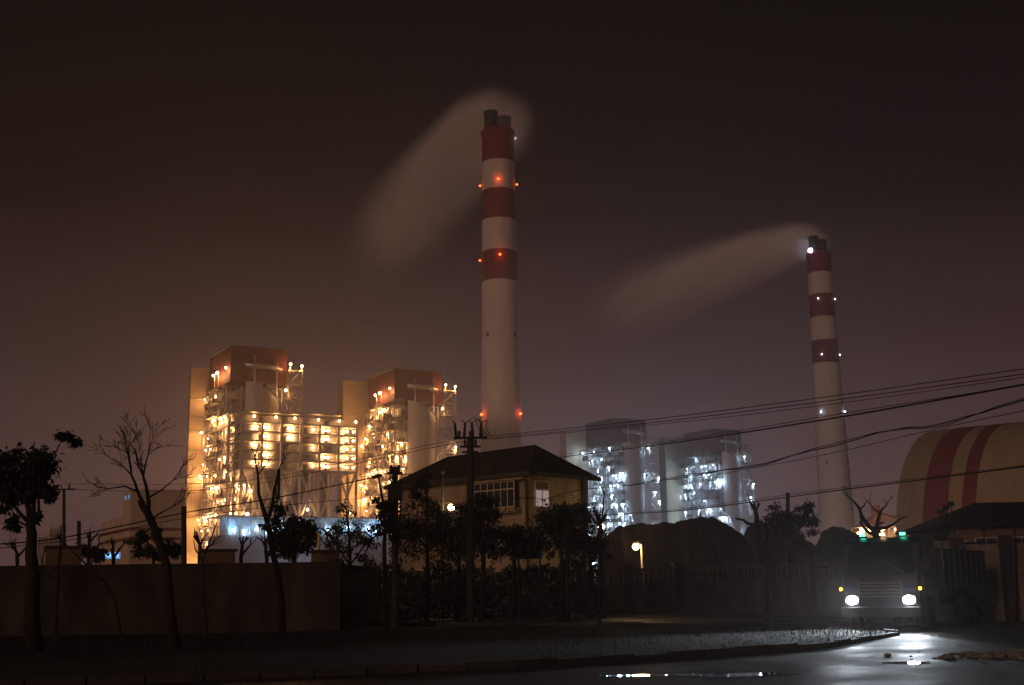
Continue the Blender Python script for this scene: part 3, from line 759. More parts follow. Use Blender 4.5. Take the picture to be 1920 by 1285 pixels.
# ---- taller wall on the right
def graff():
    m_ = mat('graffiti_render', (.15, .12, .095), .95, .4, .9, bump=.4); nt_ = m_.node_tree; b = nt_.nodes['Principled BSDF']
    tc_ = nt_.nodes.new('ShaderNodeTexCoord'); n1 = nt_.nodes.new('ShaderNodeTexNoise'); n1.inputs['Scale'].default_value = 1.6; n1.inputs['Detail'].default_value = 1.5; n1.inputs['Distortion'].default_value = 2.2
    nt_.links.new(tc_.outputs['Object'], n1.inputs['Vector'])
    a = nt_.nodes.new('ShaderNodeMath'); a.operation = 'SUBTRACT'; a.inputs[1].default_value = .5; nt_.links.new(n1.outputs['Fac'], a.inputs[0])
    c = nt_.nodes.new('ShaderNodeMath'); c.operation = 'ABSOLUTE'; nt_.links.new(a.outputs[0], c.inputs[0])
    d = nt_.nodes.new('ShaderNodeMath'); d.operation = 'LESS_THAN'; d.inputs[1].default_value = .012; nt_.links.new(c.outputs[0], d.inputs[0])
    mx = nt_.nodes.new('ShaderNodeMixRGB'); src = b.inputs['Base Color'].links[0].from_socket
    nt_.links.new(d.outputs[0], mx.inputs[0]); nt_.links.new(src, mx.inputs[1]); mx.inputs[2].default_value = (.05, .045, .04, 1); nt_.links.new(mx.outputs[0], b.inputs['Base Color'])
    return m_
t = thing('tall_wall', 'tall stained wall with scrawled marks at the right edge of the road', 'wall', (0, 0, 0))
path2 = [(gx(1652, 50), 50), (gx(1805, 46), 46), (gx(1900, 44.5), 44.5), (gx(2150, 41), 41)]
b2_ = MB(); p, q = Vector(path2[0]), Vector(path2[1])
wall_seg(b2_, p, q, -.2, 1.85, .22); wall_seg(b2_, p, q, 2.32, 2.95, .22)
wall_seg(b2_, path2[1], path2[2], -.2, 2.75, .22); wall_seg(b2_, path2[2], path2[3], -.2, 2.75, .22)
b2_.build('wall_body', graff(), t)
bl = MB(); d = q-p
for j in range(22):
    c = d*((j+.5)/22); dn = d.normalized(); bl.lathe([(.04, 1.86), (.08, 2.0), (.05, 2.09), (.08, 2.2), (.04, 2.31)], 6, c.x-dn.y*.11, c.y+dn.x*.11)
wall_seg(bl, (0, .03), (d.x, d.y+.03), 1.852, 1.88, .16)
bl.build('balustrade', M['wall'], t, loc=(p.x, p.y, 0))
for c in path2[:3]:
    MB().box(-.2, -.26, 0, .2, .2, 3.05).build('pier', M['wall'], t, loc=(c[0], c[1], 0))
MB().tube([(path2[1][0], path2[1][1]+.1, 2.82), (path2[2][0], path2[2][1]+.1, 2.82), (path2[3][0], path2[3][1]+.1, 2.82)], .05, 6).build('coping_pipe', M['wire'], t)
br = MB()
for k in range(6):   # leaning barbed-wire brackets
    s = Vector(path2[1]).lerp(Vector(path2[3]), k/5.5); br = MB().tube([(0, 0, 2.75), (0, 0, 3.25), (.18, -.1, 3.45)], .03, 6).tube([(0, 0, 3.25), (-.18, .1, 3.42)], .025, 6)
    br.build('wire_bracket', M['wire'], t, loc=(s.x, s.y+.1, 0))
# ---- dark building behind the right wall
Yr = 62.; pa = at(1765, 990, Yr); ZE2 = pa.z
t = thing('outbuilding', 'long dark hip roofed building behind the tall right hand wall', 'building', (pa.x, Yr, 0), R(-3))
MB().box(.5, 0, 0, 22, 8, ZE2).build('wall', M['wall2'], t)
zr = zat(1856, 943, Yr+4)
rf = MB(); rf.v += [(-.3, -.7, ZE2+.02), (22.6, -.7, ZE2+.02), (22.6, 8.6, ZE2+.02), (-.3, 8.6, ZE2+.02), (3.0, 4, zr), (19.5, 4, zr+.05)]
rf.f += [(0, 1, 5, 4), (1, 2, 5), (2, 3, 4, 5), (3, 0, 4), (3, 2, 1, 0)]; rf.build('roof', M['tile'], t)
rf = MB(); z_ = zat(1738, 1012, Yr); rf.prism([(-1.5, .2, z_), (-.05, .2, z_), (.45, .2, ZE2-.15), (.4, .2, ZE2-.05)], (0, 5, 0)); rf.build('lean_to_roof', M['tile'], t)
for i in range(5):
    x_ = 1.6+i*1.75; f = MB().box(x_, -.08, ZE2-1.75, x_+1.1, -.004, ZE2-.5).build('window', M['frame'], t)
    MB().box(x_+.06, -.1, ZE2-1.69, x_+.52, -.08, ZE2-.56).box(x_+.58, -.1, ZE2-1.69, x_+1.04, -.08, ZE2-.56).build('pane', M['glass'], f)
for i, px in enumerate((1768, 1778, 1788)):
    x_ = at(px, 965, Yr).x-pa.x; z_ = ZE2+.15+.2*i
    MB().tube([(x_, .3, ZE2-.1), (x_, .3, z_+.6)], .03, 6).box(x_-.18, .15, z_+.55, x_+.12, .4, z_+.78).build('floodlight', M['wire'], t)
t = thing('shed', 'low pale roofed shed between the forked tree and the dark building', 'shed', (gx(1640, 56), 56, 0))
x1 = at(1800, 1016, 56).x-t.location.x
MB().box(0, 0, 0, x1, 3, zat(1700, 1024, 56)).build('wall', M['house'], t); MB().box(-.2, -.3, zat(1700, 1024, 56)+.003, x1+.2, 3.2, zat(1700, 1016, 56)).build('roof', M['hall'], t)
# ---- blue sign in front of the house
ps = at(992, 1030, 57.)
t = thing('road_sign', 'unlit dark blue signboard with pale characters under the round tree', 'sign', (ps.x, 57, 0))
MB().box(-.62, 0, ps.z-.45, .62, .06, ps.z+.5).build('board', M['sign'], t)
lt = MB()
def glyph(mb, x, z, s, y):
    k = random.randrange(3)
    for _ in range(3): zz = z+s*(.15+.33*_); mb.box(x, y-.012, zz, x+s*U(.7, 1), y, zz+s*.1)
    mb.box(x+s*.42, y-.016, z, x+s*.54, y-.012, z+s)
    if k: mb.bar((x, y-.01, z), (x+s*.4, y-.01, z+s*.5), s*.09)
for i in range(4): glyph(lt, -.5+i*.27, ps.z+.18, .2, 0)
for i in range(3): glyph(lt, -.3+i*.2, ps.z-.12, .14, 0)
lt.build('lettering', M['signw'], t)
for x_ in (-.5, .5): MB().tube([(x_, .1, 0), (x_, .1, ps.z+.4)], .04, 6).build('post', M['wood'], t)

# ---- utility poles
def pole(label, px, py, Y, w0, w1, arms=()):
    x = gx(px, Y); top = at(px, py, Y); t = thing('utility_pole', label, 'utility pole', (x, Y, 0), 0, 'utility poles')
    MB().tube([(0, 0, 0), (top.x-x, 0, top.z)], [w0, w1], 12).build('pole', M['wood'], t)
    for (z, hw, n_) in arms:
        zz = top.z+z; dx = (top.x-x)*zz/top.z
        MB().bar((dx-hw, -.15, zz), (dx+hw, -.1, zz), .09).build('crossarm', M['wire'], t)
        for i in range(n_):
            xx = dx-hw+2*hw*(i+.5)/n_ if n_ > 1 else dx
            MB().lathe([(.03, zz), (.05, zz+.06), (.075, zz+.12), (.05, zz+.17), (.075, zz+.22), (.045, zz+.3), (0, zz+.34)], 10, xx, -.12).build('insulator', M['porcelain'], t)
    return t, x, top
pA, xA, tA = pole('stout utility pole with switch gear and looped leads in front of the house', 882, 822, 52, .19, .15, ((0, .72, 3), (-.38, .45, 2), (-.62, .35, 0)))
g_ = MB()   # fused switches leaning out at the head, with looped jumper leads
hd = []
for i, dx_ in enumerate((-.55, -.2, .18, .5)):
    p = (dx_, -.2, tA.z+.02); q = (dx_+(.06 if i % 2 else -.04), -.35, tA.z+.62); MB().tube([p, q], [.07, .05], 8).tube([q, (q[0]-.14, q[1], q[2]+.12)], .025, 6).build('fuse_switch', M['porcelain'], pA); hd.append(q)
for i in range(3):
    a, b_ = Vector(hd[i+1]), Vector((.75+.12*i, -.1, tA.z+.05)); pts = []
    for k in range(13):
        u_ = k/12; pts.append(a.lerp(b_, u_)+Vector((.12*math.sin(u_*6.28), 0, (.5-.08*i)*math.sin(math.pi*u_)*(1.2-u_*.5))))
    MB().tube(pts, .018, 5).build('lead', M['wire'], pA)
pB, xB, tB = pole('weathered utility pole wrapped in vines, left of the house', 741, 876, 48, .16, .11, ((-.25, .3, 2),))
MB().box(-.28, -.32, tB.z-1.35, .28, -.1, tB.z-.75).build('junction_box', M['wire'], pB)
vn = MB()
for k in range(420):
    zz = U(.2, tB.z-.2); th = U(0, 6.28); r_ = U(.14, .3); c = Vector((r_*math.cos(th), r_*math.sin(th), zz)); a = Vector((U(-1, 1), U(-1, 1), U(-1, 1))).normalized()*.09; d = Vector((U(-1, 1), U(-1, 1), U(-1, 1))).normalized()*.05
    vn.poly([c-a, c+d, c+a, c-d])
tag(vn.build('vine', M['leaf2'], pB), kind='stuff')
pole('slim far pole with a short crossarm, left of the striped hall', 120, 918, 78, .13, .09, ((0, .75, 2),))
pole('short plain pole in front of the striped hall', 148, 977, 70, .13, .11)
pole('plain square topped pole against the orange lamps of the left boiler house', 345, 950, 50, .12, .11)
pole('tall pole standing beyond the right corner of the house', 1098, 896, 74, .16, .14)
pole('pole rising out of the dark leafy tree right of the coal heap', 1477, 924, 88, .16, .14)
pole('thin wall side pole at the right edge', 1902, 1018, 44, .07, .06); pole('thin leaning pole before the tall wall', 1806, 1022, 45.4, .08, .07)

# ---- cables
def cable(label, pts, Y0, Y1, r=.02, wob=0., grp='overhead cables'):
    out = []; P0, P1 = pts[0][0], pts[-1][0]; n = 46
    def cr(i, u):
        a, b, c, d = (pts[max(0, min(len(pts)-1, j))] for j in (i-1, i, i+1, i+2))
        return tuple(.5*(2*b[k]+(c[k]-a[k])*u+(2*a[k]-5*b[k]+4*c[k]-d[k])*u*u+(3*b[k]-a[k]-3*c[k]+d[k])*u**3) for k in (0, 1))
    m_ = len(pts)-1
    for j in range(n+1):
        s = j/n*m_; i = min(int(s), m_-1); px, py = cr(i, s-i)
        f_ = (px-P0)/(P1-P0); Y = 1/((1-f_)/Y0+f_/Y1)
        if wob: py += wob*math.sin(px*.045)+wob*.5*math.sin(px*.11)
        out.append(at(px, py, Y))
    o0 = out[len(out)//2].copy(); o = MB().tube([p-o0 for p in out], r, 5).build('power_cable', M['wire'], None, True, loc=o0)
    return tag(o, label, 'cable', grp)
cable('topmost thin cable rising to the right edge', [(898, 820), (1200, 789), (1560, 743), (1960, 686)], 52, 30, .013)
cable('second thin cable just under the topmost one at the right', [(902, 823), (1200, 795), (1560, 751), (1960, 696)], 52, 30, .013)
cable('third thin cable, closest above the thick one', [(904, 825), (1250, 794), (1560, 758), (1960, 702)], 52, 31, .010)
cable('thick taut cable crossing in front of the hazy boiler houses', [(1048, 858), (1300, 825), (1600, 778), (1960, 714)], 74, 29, .028)
cable('thin cable running close above the thick taut one', [(1048, 854), (1300, 821), (1640, 766), (1960, 716)], 74, 29, .012)
cable('wavy sagging cable crossing right of the farther chimney', [(1180, 912), (1300, 892), (1420, 871), (1560, 836), (1690, 803), (1760, 797), (1850, 770), (1960, 742)], 60, 30, .02, 1.2)
cable('second wavy cable twisting around the first', [(1180, 910), (1300, 889), (1420, 874), (1560, 832), (1680, 806), (1770, 799), (1860, 765), (1960, 738)], 60, 30, .016, 1.)
cable('thin cable under the wavy pair at the right', [(1330, 893), (1560, 850), (1740, 808), (1960, 762)], 60, 32, .012)
cable('lowest thick cable passing in front of the barrel roofed store', [(1100, 968), (1270, 958), (1420, 940), (1560, 921), (1750, 897), (1960, 870)], 74, 34, .022)
cable('thin cable hugging the lowest thick one', [(1100, 966), (1270, 955), (1560, 917), (1750, 894), (1960, 868)], 74, 34, .011)
cable('wavy lead drooping across the house bay window', [(885, 941), (985, 934), (1022, 936), (1060, 925), (1105, 917), (1180, 910)], 56, 58, .018)
cable('thick cable climbing from the left edge to the splice near the orange lamps', [(-20, 1022), (120, 1008), (345, 962), (520, 933), (716, 892)], 40, 48, .022)
cable('thin cable under the climbing thick one at the left', [(-20, 1030), (150, 1010), (345, 972), (560, 945), (741, 930)], 40, 48, .012)
cable('thin level cable from the slim far pole to the right', [(120, 917), (260, 921), (430, 915), (620, 880), (780, 846), (868, 828)], 78, 52, .014)
cable('upper thin level cable from the slim far pole', [(60, 925), (122, 908), (300, 909), (480, 899), (700, 856), (866, 822)], 80, 52, .012)
cable('cable between the vine clad pole and the house roof edge', [(722, 889), (760, 890), (800, 884), (860, 868)], 48, 60, .016)
for (pts) in ([(698, 896), (716, 891)],):
    a, b_ = at(*pts[0], 47.4), at(*pts[1], 47.4); tag(MB().tube([Vector((0, 0, 0)), b_-a], .07, 8).build('cable_splice', M['wire'], None, loc=a), 'dark cylindrical splice box hanging on the climbing cable', 'cable splice')

# ---- trees
LK = {}
def leaves(mb, c, rad, n, size, droop=.5, clumps=None):
    k = clumps or max(3, n//70); cs = []
    for _ in range(k):
        while True:
            v = Vector((U(-1, 1), U(-1, 1), U(-1, 1)))
            if .25 < v.length < 1: break
        cs.append(Vector((c[0]+v.x*rad[0], c[1]+v.y*rad[1], c[2]+v.z*rad[2])))
    for i in range(n):
        q = cs[i % k]; s = min(rad)*.36
        p = q+Vector((random.gauss(0, s), random.gauss(0, s), random.gauss(0, s*.8)))
        d = Vector((U(-1, 1), U(-1, 1), U(-1, .6)-droop)).normalized(); sd_ = d.cross(Vector((U(-1, 1), U(-1, 1), U(-1, 1)))).normalized()
        l = size*U(.6, 1.25); w = l*.2
        mb.poly([p, p+d*l*.45+sd_*w, p+d*l, p+d*l*.45-sd_*w])
    return cs
def twigs(mb, p, d, ln, r, dep, spread=.55, up=.1, segs=3):
    pts, rr = [p], [r]
    for i in range(segs):
        d = (d+Vector((U(-1, 1), U(-1, 1), U(-1, 1)))*.16+Vector((0, 0, up*.3))).normalized()
        pts.append(pts[-1]+d*ln/segs); rr.append(max(.006, r*(1-.5*(i+1)/segs)))
    mb.tube(pts, rr, 5 if r > .03 else 4)
    if dep:
        for i in range(random.choice((2, 3, 3))):
            k = random.randint(1, segs); a = (d+Vector((U(-1, 1), U(-1, 1), U(-.8, 1)))*spread*1.25).normalized()
            twigs(mb, pts[k], a, ln*U(.5, .78), rr[k]*.7, dep-1, spread, up, segs)
def tree(kind, label, Y, trunks, crowns, lsize=.16, cat='tree', group=None, bare=(), lm='leaf', droop=.5, tw=.012):
    x0 = gx(trunks[0][0][0], Y); mpp = Y/F
    t = thing(kind, label, cat, (x0, Y, 0), 0, group); o = Vector((x0, Y, 0)); tb = MB(); ends = []
    for j, tr in enumerate(trunks):
        pts, rr = [], []; yo = U(-.4, .4) if j else 0
        for i, (px, py, w) in enumerate(tr):
            p = at(px, py, Y)-o
            if j == 0 and i == 0: p.z = 0; p.x = 0
            p.y += yo*i/len(tr); pts.append(p); rr.append(max(.008, w*mpp/2))
        # smooth extra knots
        P2, R2 = [pts[0]], [rr[0]]
        for i in range(len(pts)-1):
            for u_ in (.5, 1.):
                q = pts[i].lerp(pts[i+1], u_)
                if u_ < 1: q += Vector((U(-1, 1), U(-1, 1), 0))*rr[i]*.45
                P2.append(q); R2.append(rr[i]+(rr[i+1]-rr[i])*u_)
        tb.tube(P2, R2, 9); ends.append((P2[-1], (P2[-1]-P2[-2]).normalized(), R2[-1]))
    cm = MB()
    for (px, py, rx, ry, n) in crowns:
        c = at(px, py, Y)-o; r_ = (rx*mpp, rx*mpp*.9, ry*mpp); cs = leaves(cm, c, r_, n, lsize, droop)
        e = min(ends, key=lambda q: (q[0]-c).length)[0]
        tb.tube([e, e.lerp(c, .5)+Vector((U(-.1, .1), U(-.1, .1), .06)), c], [.045, .03, .018], 5)
        for q in cs: tb.tube([c, q], [.02, .006], 4)
    for (j, n, l_, dep, spr) in bare:
        p, d, r_ = ends[j]
        for _ in range(n): twigs(tb, p, (d+Vector((U(-1, 1), U(-1, 1), U(-.6, 1)))*spr).normalized(), l_*mpp*U(.7, 1.1), max(r_*.75, tw), dep)
    tb.build('trunk', M['bark'], t, True)
    if cm.v: cm.build('crown', M[lm], t)
    return t
tree('broadleaf_tree', 'tall leafy tree with a thick trunk and one stray top branch, far left', 30,
     [[(66, 1150, 34), (63, 1080, 24), (60, 1000, 19), (57, 978, 17)], [(57, 985, 13), (45, 930, 9), (30, 895, 5)], [(60, 985, 11), (62, 930, 8), (70, 880, 5)], [(52, 978, 8), (25, 950, 6), (-5, 935, 4)],
      [(70, 890, 5), (95, 858, 3.5), (108, 846, 3), (118, 828, 2)], [(62, 990, 5), (74, 965, 3)], [(48, 985, 4), (30, 975, 3)]],
     [(40, 890, 46, 38, 1400), (8, 880, 26, 40, 600), (68, 872, 30, 26, 800), (85, 905, 18, 22, 380), (20, 925, 30, 20, 500), (70, 925, 24, 18, 400), (124, 822, 22, 10, 230), (140, 826, 10, 6, 60), (75, 963, 15, 10, 160), (28, 978, 18, 14, 200), (5, 950, 14, 10, 100), (10, 860, 20, 10, 160)], .17)
tree('bare_tree', 'leaning bare tree with a wide fan of fine twigs, in front of the striped hall', 32,
     [[(330, 1150, 20), (312, 1060, 17), (292, 995, 15), (276, 960, 14), (263, 938, 10)], [(278, 962, 9), (276, 925, 7), (268, 895, 5)], [(270, 945, 7), (258, 920, 6), (248, 892, 4)], [(258, 922, 4), (235, 912, 3), (205, 917, 2)], [(276, 935, 4), (300, 920, 3), (322, 900, 2)], [(283, 975, 4), (300, 962, 3), (322, 950, 2)]], [],
     bare=[(1, 4, 62, 3, .5), (2, 4, 62, 3, .55), (3, 3, 34, 2, .5), (4, 3, 45, 2, .5), (5, 3, 40, 2, .5)], tw=.010)
tree('pollard_tree', 'slender leaning tree, bare topped with a few leaf clumps, before the blue window band', 38,
     [[(530, 1150, 14), (520, 1070, 12), (505, 1000, 10), (497, 965, 9), (485, 925, 6), (482, 880, 4), (478, 858, 3)], [(503, 975, 7), (512, 950, 6), (513, 920, 4), (524, 880, 2)], [(484, 890, 3), (500, 868, 2), (505, 858, 1.5)]],
     [(520, 948, 15, 14, 160), (515, 972, 18, 14, 170), (498, 985, 12, 9, 90), (528, 960, 9, 8, 60)], .15, bare=[(0, 2, 30, 1, .5), (1, 2, 26, 1, .4)])
tree('round_tree', 'dense dark round tree behind the wall, left of the lit post', 50, [[(552, 1060, 9), (553, 1020, 8)], [(553, 1035, 5), (535, 1020, 4)], [(553, 1035, 5), (575, 1015, 4)]],
     [(553, 1000, 34, 28, 1500), (535, 1012, 22, 22, 600), (575, 1012, 20, 22, 600), (560, 980, 22, 14, 400), (552, 1030, 28, 12, 400)], .2, lm='leaf2')
tree('airy_tree', 'airy bushy tree with speckled foliage, right of the lit post', 49, [[(655, 1110, 7), (656, 1040, 6), (652, 980, 4), (648, 950, 2)], [(656, 1060, 4), (630, 1020, 3), (612, 1000, 2)], [(656, 1060, 4), (682, 1025, 3), (700, 1010, 2)]],
     [(648, 955, 14, 16, 150), (640, 985, 26, 16, 330), (665, 995, 28, 20, 400), (625, 1010, 22, 18, 260), (690, 1015, 18, 18, 220), (655, 1035, 40, 20, 420), (680, 1050, 28, 14, 220), (628, 1045, 24, 14, 200)], .15, bare=[(1, 3, 30, 1, .6), (2, 3, 30, 1, .6)])
tree('cloud_tree', 'dark tree with layered cloud like foliage at the foot of the striped hall', 52, [[(290, 1080, 6), (288, 1040, 5), (275, 1015, 4)], [(288, 1045, 4), (310, 1030, 3)]],
     [(262, 1008, 18, 12, 330), (285, 998, 20, 10, 330), (262, 1030, 18, 12, 330), (315, 1022, 24, 12, 420), (300, 1035, 32, 12, 520), (250, 1018, 12, 8, 140), (328, 1034, 16, 10, 240)], .18, lm='leaf2')
tree('shrub', 'low dark shrub behind the wall beside the short plain pole', 52, [[(172, 1075, 5), (172, 1045, 3)]], [(172, 1035, 26, 14, 560), (150, 1032, 20, 12, 300), (190, 1042, 10, 10, 160)], .18, cat='shrub', lm='leaf2')
tree('broadleaf_tree', 'straight slim tree with a dense leafy head beside the vine clad pole', 41, [[(722, 1150, 10), (721, 1060, 8), (722, 990, 7), (720, 950, 6), (712, 905, 3), (708, 885, 2)], [(721, 990, 5), (740, 960, 3)]],
     [(722, 955, 18, 20, 420), (735, 975, 20, 20, 420), (716, 985, 14, 16, 240), (708, 940, 8, 10, 60), (745, 1000, 14, 20, 220)], .18, lm='leaf2', bare=[(0, 2, 20, 1, .6)])
row = [('tree with drooping rosette leaves before the left end of the house', 800, 905, [(798, 905, 17, 12, 240), (778, 935, 16, 12, 200), (800, 950, 26, 16, 400), (790, 985, 36, 26, 900), (770, 1010, 28, 24, 600)], 58),
       ('dark leafy tree just right of the yard lamp', 858, 960, [(850, 1000, 40, 26, 900), (838, 985, 26, 16, 400), (868, 1020, 40, 24, 700), (815, 1025, 34, 22, 600)], 57),
       ('leafy tree around the foot of the stout utility pole', 905, 950, [(902, 952, 26, 16, 480), (880, 970, 24, 20, 480), (915, 985, 34, 24, 800), (925, 958, 14, 8, 120), (895, 1015, 40, 22, 700)], 55),
       ('low spreading tree under the corner bay window', 962, 990, [(955, 1005, 34, 18, 700), (975, 992, 16, 10, 200), (985, 1015, 30, 18, 500), (945, 1030, 36, 16, 500)], 56),
       ('big round leafy tree in front of the plain side of the house', 1052, 960, [(1055, 985, 44, 28, 1500), (1035, 968, 24, 14, 400), (1068, 962, 22, 14, 400), (1030, 1000, 36, 20, 700), (1085, 1000, 28, 24, 700), (1060, 1020, 48, 14, 600)], 54),
       ('bushy dark tree beyond the round one, beside the pollard', 1105, 1000, [(1108, 1012, 24, 20, 600), (1118, 1035, 22, 14, 340), (1095, 1030, 24, 14, 340)], 60)]
for lab, px, py, cr_, Y in row:
    cr_ = [(a, b, c*1.22, d*1.25, int(n*1.25)) for a, b, c, d, n in cr_]
    tree('street_tree', lab, Y, [[(px+U(-4, 4), 1130, 10), (px+2, 1060, 8), (px, 1010, 6), (px, py+20, 4)], [(px, 1030, 5), (px-20, 1000, 3)], [(px, 1030, 5), (px+18, 1000, 3)]], cr_, .2, group='trees in front of the house', lm='leaf2' if px != 962 else 'leaf')
for lab, px, Y in (('thin dark trunk left of the blue signboard', 905, 50), ('slim mottled trunk right of the round tree', 1063, 48), ('rough dark trunk at the near verge, right of the house', 1124, 43), ('slim trunk before the balustrade, left of the road bend', 1437, 50)):
    tree('young_tree', lab, Y, [[(px, 1150, 8), (px+1, 1080, 6), (px+U(-3, 3), 1015, 5), (px+U(-3, 3), 990 if px < 1400 else 1010, 4)]], [] if px > 1400 else [(px, 1020, 22, 12, 220)], .18, lm='leaf2', bare=[(0, 2, 22, 1, .6)], group='young street trees')
tree('pollard_tree', 'dead looking pollard with upright twigs beyond the house corner', 62, [[(1128, 1090, 8), (1127, 1020, 7), (1126, 985, 9)], [(1126, 985, 4), (1130, 960, 3), (1133, 925, 2), (1120, 900, 1.5)], [(1126, 990, 4), (1112, 975, 3)]], [], bare=[(0, 5, 26, 1, .7), (2, 2, 24, 1, .6)])
tree('pollard_tree', 'pollard with one crooked arm to the left, on top of the coal heap outline', 66, [[(1424, 1100, 10), (1422, 1020, 10), (1418, 985, 11), (1417, 960, 8)], [(1417, 985, 7), (1403, 982, 6), (1395, 975, 5), (1380, 972, 3)], [(1417, 962, 5), (1408, 945, 3)]], [], bare=[(0, 3, 18, 1, .6), (2, 2, 14, 1, .6)])
tree('broadleaf_tree', 'dark leafy tree right of the coal heap with a pole behind it', 84, [[(1480, 1085, 10), (1480, 1010, 8), (1478, 985, 5)], [(1480, 1010, 5), (1455, 985, 3)], [(1480, 1010, 5), (1505, 985, 3)]],
     [(1485, 970, 36, 20, 1100), (1510, 955, 22, 13, 400), (1455, 965, 24, 18, 500), (1475, 995, 44, 14, 800), (1520, 985, 20, 12, 260), (1440, 985, 18, 14, 240)], .3, lm='leaf2')
tree('pollard_tree', 'big bare forked tree with stubby raised arms beside the right hand wall', 48,
     [[(1646, 1150, 18), (1645, 1080, 16), (1644, 1010, 15), (1643, 988, 16)], [(1643, 1000, 9), (1622, 978, 8), (1612, 955, 6), (1603, 943, 4), (1591, 932, 2.5)], [(1644, 1005, 8), (1628, 998, 6), (1616, 984, 4)],
      [(1645, 992, 8), (1662, 990, 6), (1676, 984, 5), (1688, 976, 3)], [(1644, 992, 7), (1648, 965, 6), (1652, 955, 4), (1658, 948, 2.5)], [(1649, 962, 4), (1640, 955, 3), (1634, 946, 2)], [(1613, 955, 4), (1620, 948, 2.5), (1622, 942, 1.5)], [(1646, 982, 4), (1655, 980, 3)]],
     [], bare=[(4, 3, 14, 1, .6), (5, 3, 14, 1, .6), (3, 3, 14, 1, .5), (1, 3, 16, 1, .5), (2, 3, 12, 1, .6)], tw=.012)
for (lab, px, py, Y, l_) in (('small knobbly pollard behind the wall below the striped hall', 213, 1026, 50, 12), ('stubby pollard right of the middle wall hut, arm bent right', 452, 1022, 50, 20), ('stubby pollard with upright shoots left of the round tree', 500, 1026, 50, 22), ('thin pollard behind the wall, left of the middle wall hut', 374, 1022, 51, 24), ('twiggy pollard above the wall beside the far left hut', 166, 1018, 56, 22), ('scrubby pollard above the wall at the foot of the leafy far left tree', 32, 1036, 52, 24)):
    tree('pollard_tree', lab, Y, [[(px+3, 1070, 8), (px, 1045, 7), (px+U(-4, 4), py, 6)], [(px, 1045, 5), (px+12, 1030, 4), (px+20, 1022, 3)]], [], bare=[(0, 4, l_, 1, .8), (1, 3, l_*.9, 1, .7)], group='small pollards behind the wall')
for (lab, trk, Y) in (('bare sapling with a crooked stem at the near verge, far left', [[(104, 1190, 8), (108, 1110, 7), (113, 1040, 6), (114, 1020, 4)], [(110, 1090, 5), (90, 1078, 4), (66, 1070, 3)], [(112, 1090, 4), (128, 1120, 3), (138, 1150, 2)], [(78, 1074, 3), (76, 1045, 2.5), (82, 1022, 2)]], 26),
                      ('thin bare sapling arching left between two huts', [[(232, 1180, 5), (218, 1130, 5), (196, 1090, 4), (165, 1062, 3.5), (133, 1032, 2.5)], [(196, 1090, 3), (160, 1075, 2), (128, 1058, 1.5)]], 27),
                      ('slim bare sapling forking in front of the middle wall hut', [[(390, 1180, 6), (381, 1110, 5), (380, 1050, 4), (396, 1010, 3), (405, 985, 2)], [(380, 1052, 3), (364, 1030, 2), (358, 1012, 1.5)]], 29)):
    tree('sapling', lab, Y, trk, [], group='bare saplings on the near verge', bare=[(0, 2, 24, 1, .5)], tw=.006)

mb = MB()
for _ in range(9000):
    px = U(645, 1135); Y = U(58.5, 61.5); hgt = 2.5+.8*noise.noise(Vector((px*.02, 0, 0)))+.4*noise.noise(Vector((px*.08, 1, 0))); z_ = U(0, hgt)*(1 if _ % 3 else .98)
    c = Vector((gx(px, 60, 0), Y, max(.05, z_))); a = Vector((U(-1, 1), U(-1, 1), U(-1, .6))).normalized()*.15; d = a.cross(Vector((U(-1, 1), U(-1, 1), U(-1, 1)))).normalized()*.05
    mb.poly([c-a, c+d, c+a, c-d])
tag(mb.build('undergrowth', M['leaf2'], None), 'black tangled undergrowth beneath the trees in front of the house', 'undergrowth', kind='stuff')
# ---- litter and rubble on the right
def stone(mb, c, r):
    b = len(mb.v); mb.ball(c, r, 8, 5, (1, .8, .55))
    for i in range(b, len(mb.v)):
        v = Vector(mb.v[i]); k = 1+.35*noise.noise(v*4/r*.3); mb.v[i] = tuple(Vector(c)+(v-Vector(c))*k)
Yk = 24.; xk = gx(1915, Yk); mb = MB()
for _ in range(260): stone(mb, (random.gauss(.4, 1.0), random.gauss(0, .6), U(-.01, .04)), U(.015, .08) if _ % 12 else U(.08, .15))
tag(mb.build('rubble', M['rubble'], None, loc=(xk, Yk, 0)), 'scatter of broken concrete rubble at the right roadside', 'rubble', kind='stuff')
mb = MB(); stone(mb, (0, 0, .08), .22); tag(mb.build('litter_bag', M['signw'], None, True, loc=(gx(1896, 46), 43.6, 0)), 'small pale litter bag lying at the foot of the tall right wall', 'litter')
mb = MB()
for _ in range(12000):
    i = random.randrange(6); u_ = random.random(); v_ = U(.03, .95)**1.3
    a = Vector(lft[i]).lerp(Vector(lft[i+1]), u_); b_ = Vector(far[i]).lerp(Vector(far[i+1]), u_); p = a.lerp(b_, v_)
    h = U(.03, .13)*(1.6 if noise.noise(Vector((p.x*.4, p.y*.4, 0))) > .1 else .6); dx_, dy_ = U(-.12, .12), U(-.12, .12)
    mb.poly([(p.x-.007, p.y, .1), (p.x+.007, p.y, .1), (p.x+dx_, p.y+dy_, .1+h)])
tag(mb.build('roadside_weeds', M['leaf'], None), 'rough weeds and grass between the kerb and the wall', 'weeds', kind='stuff')

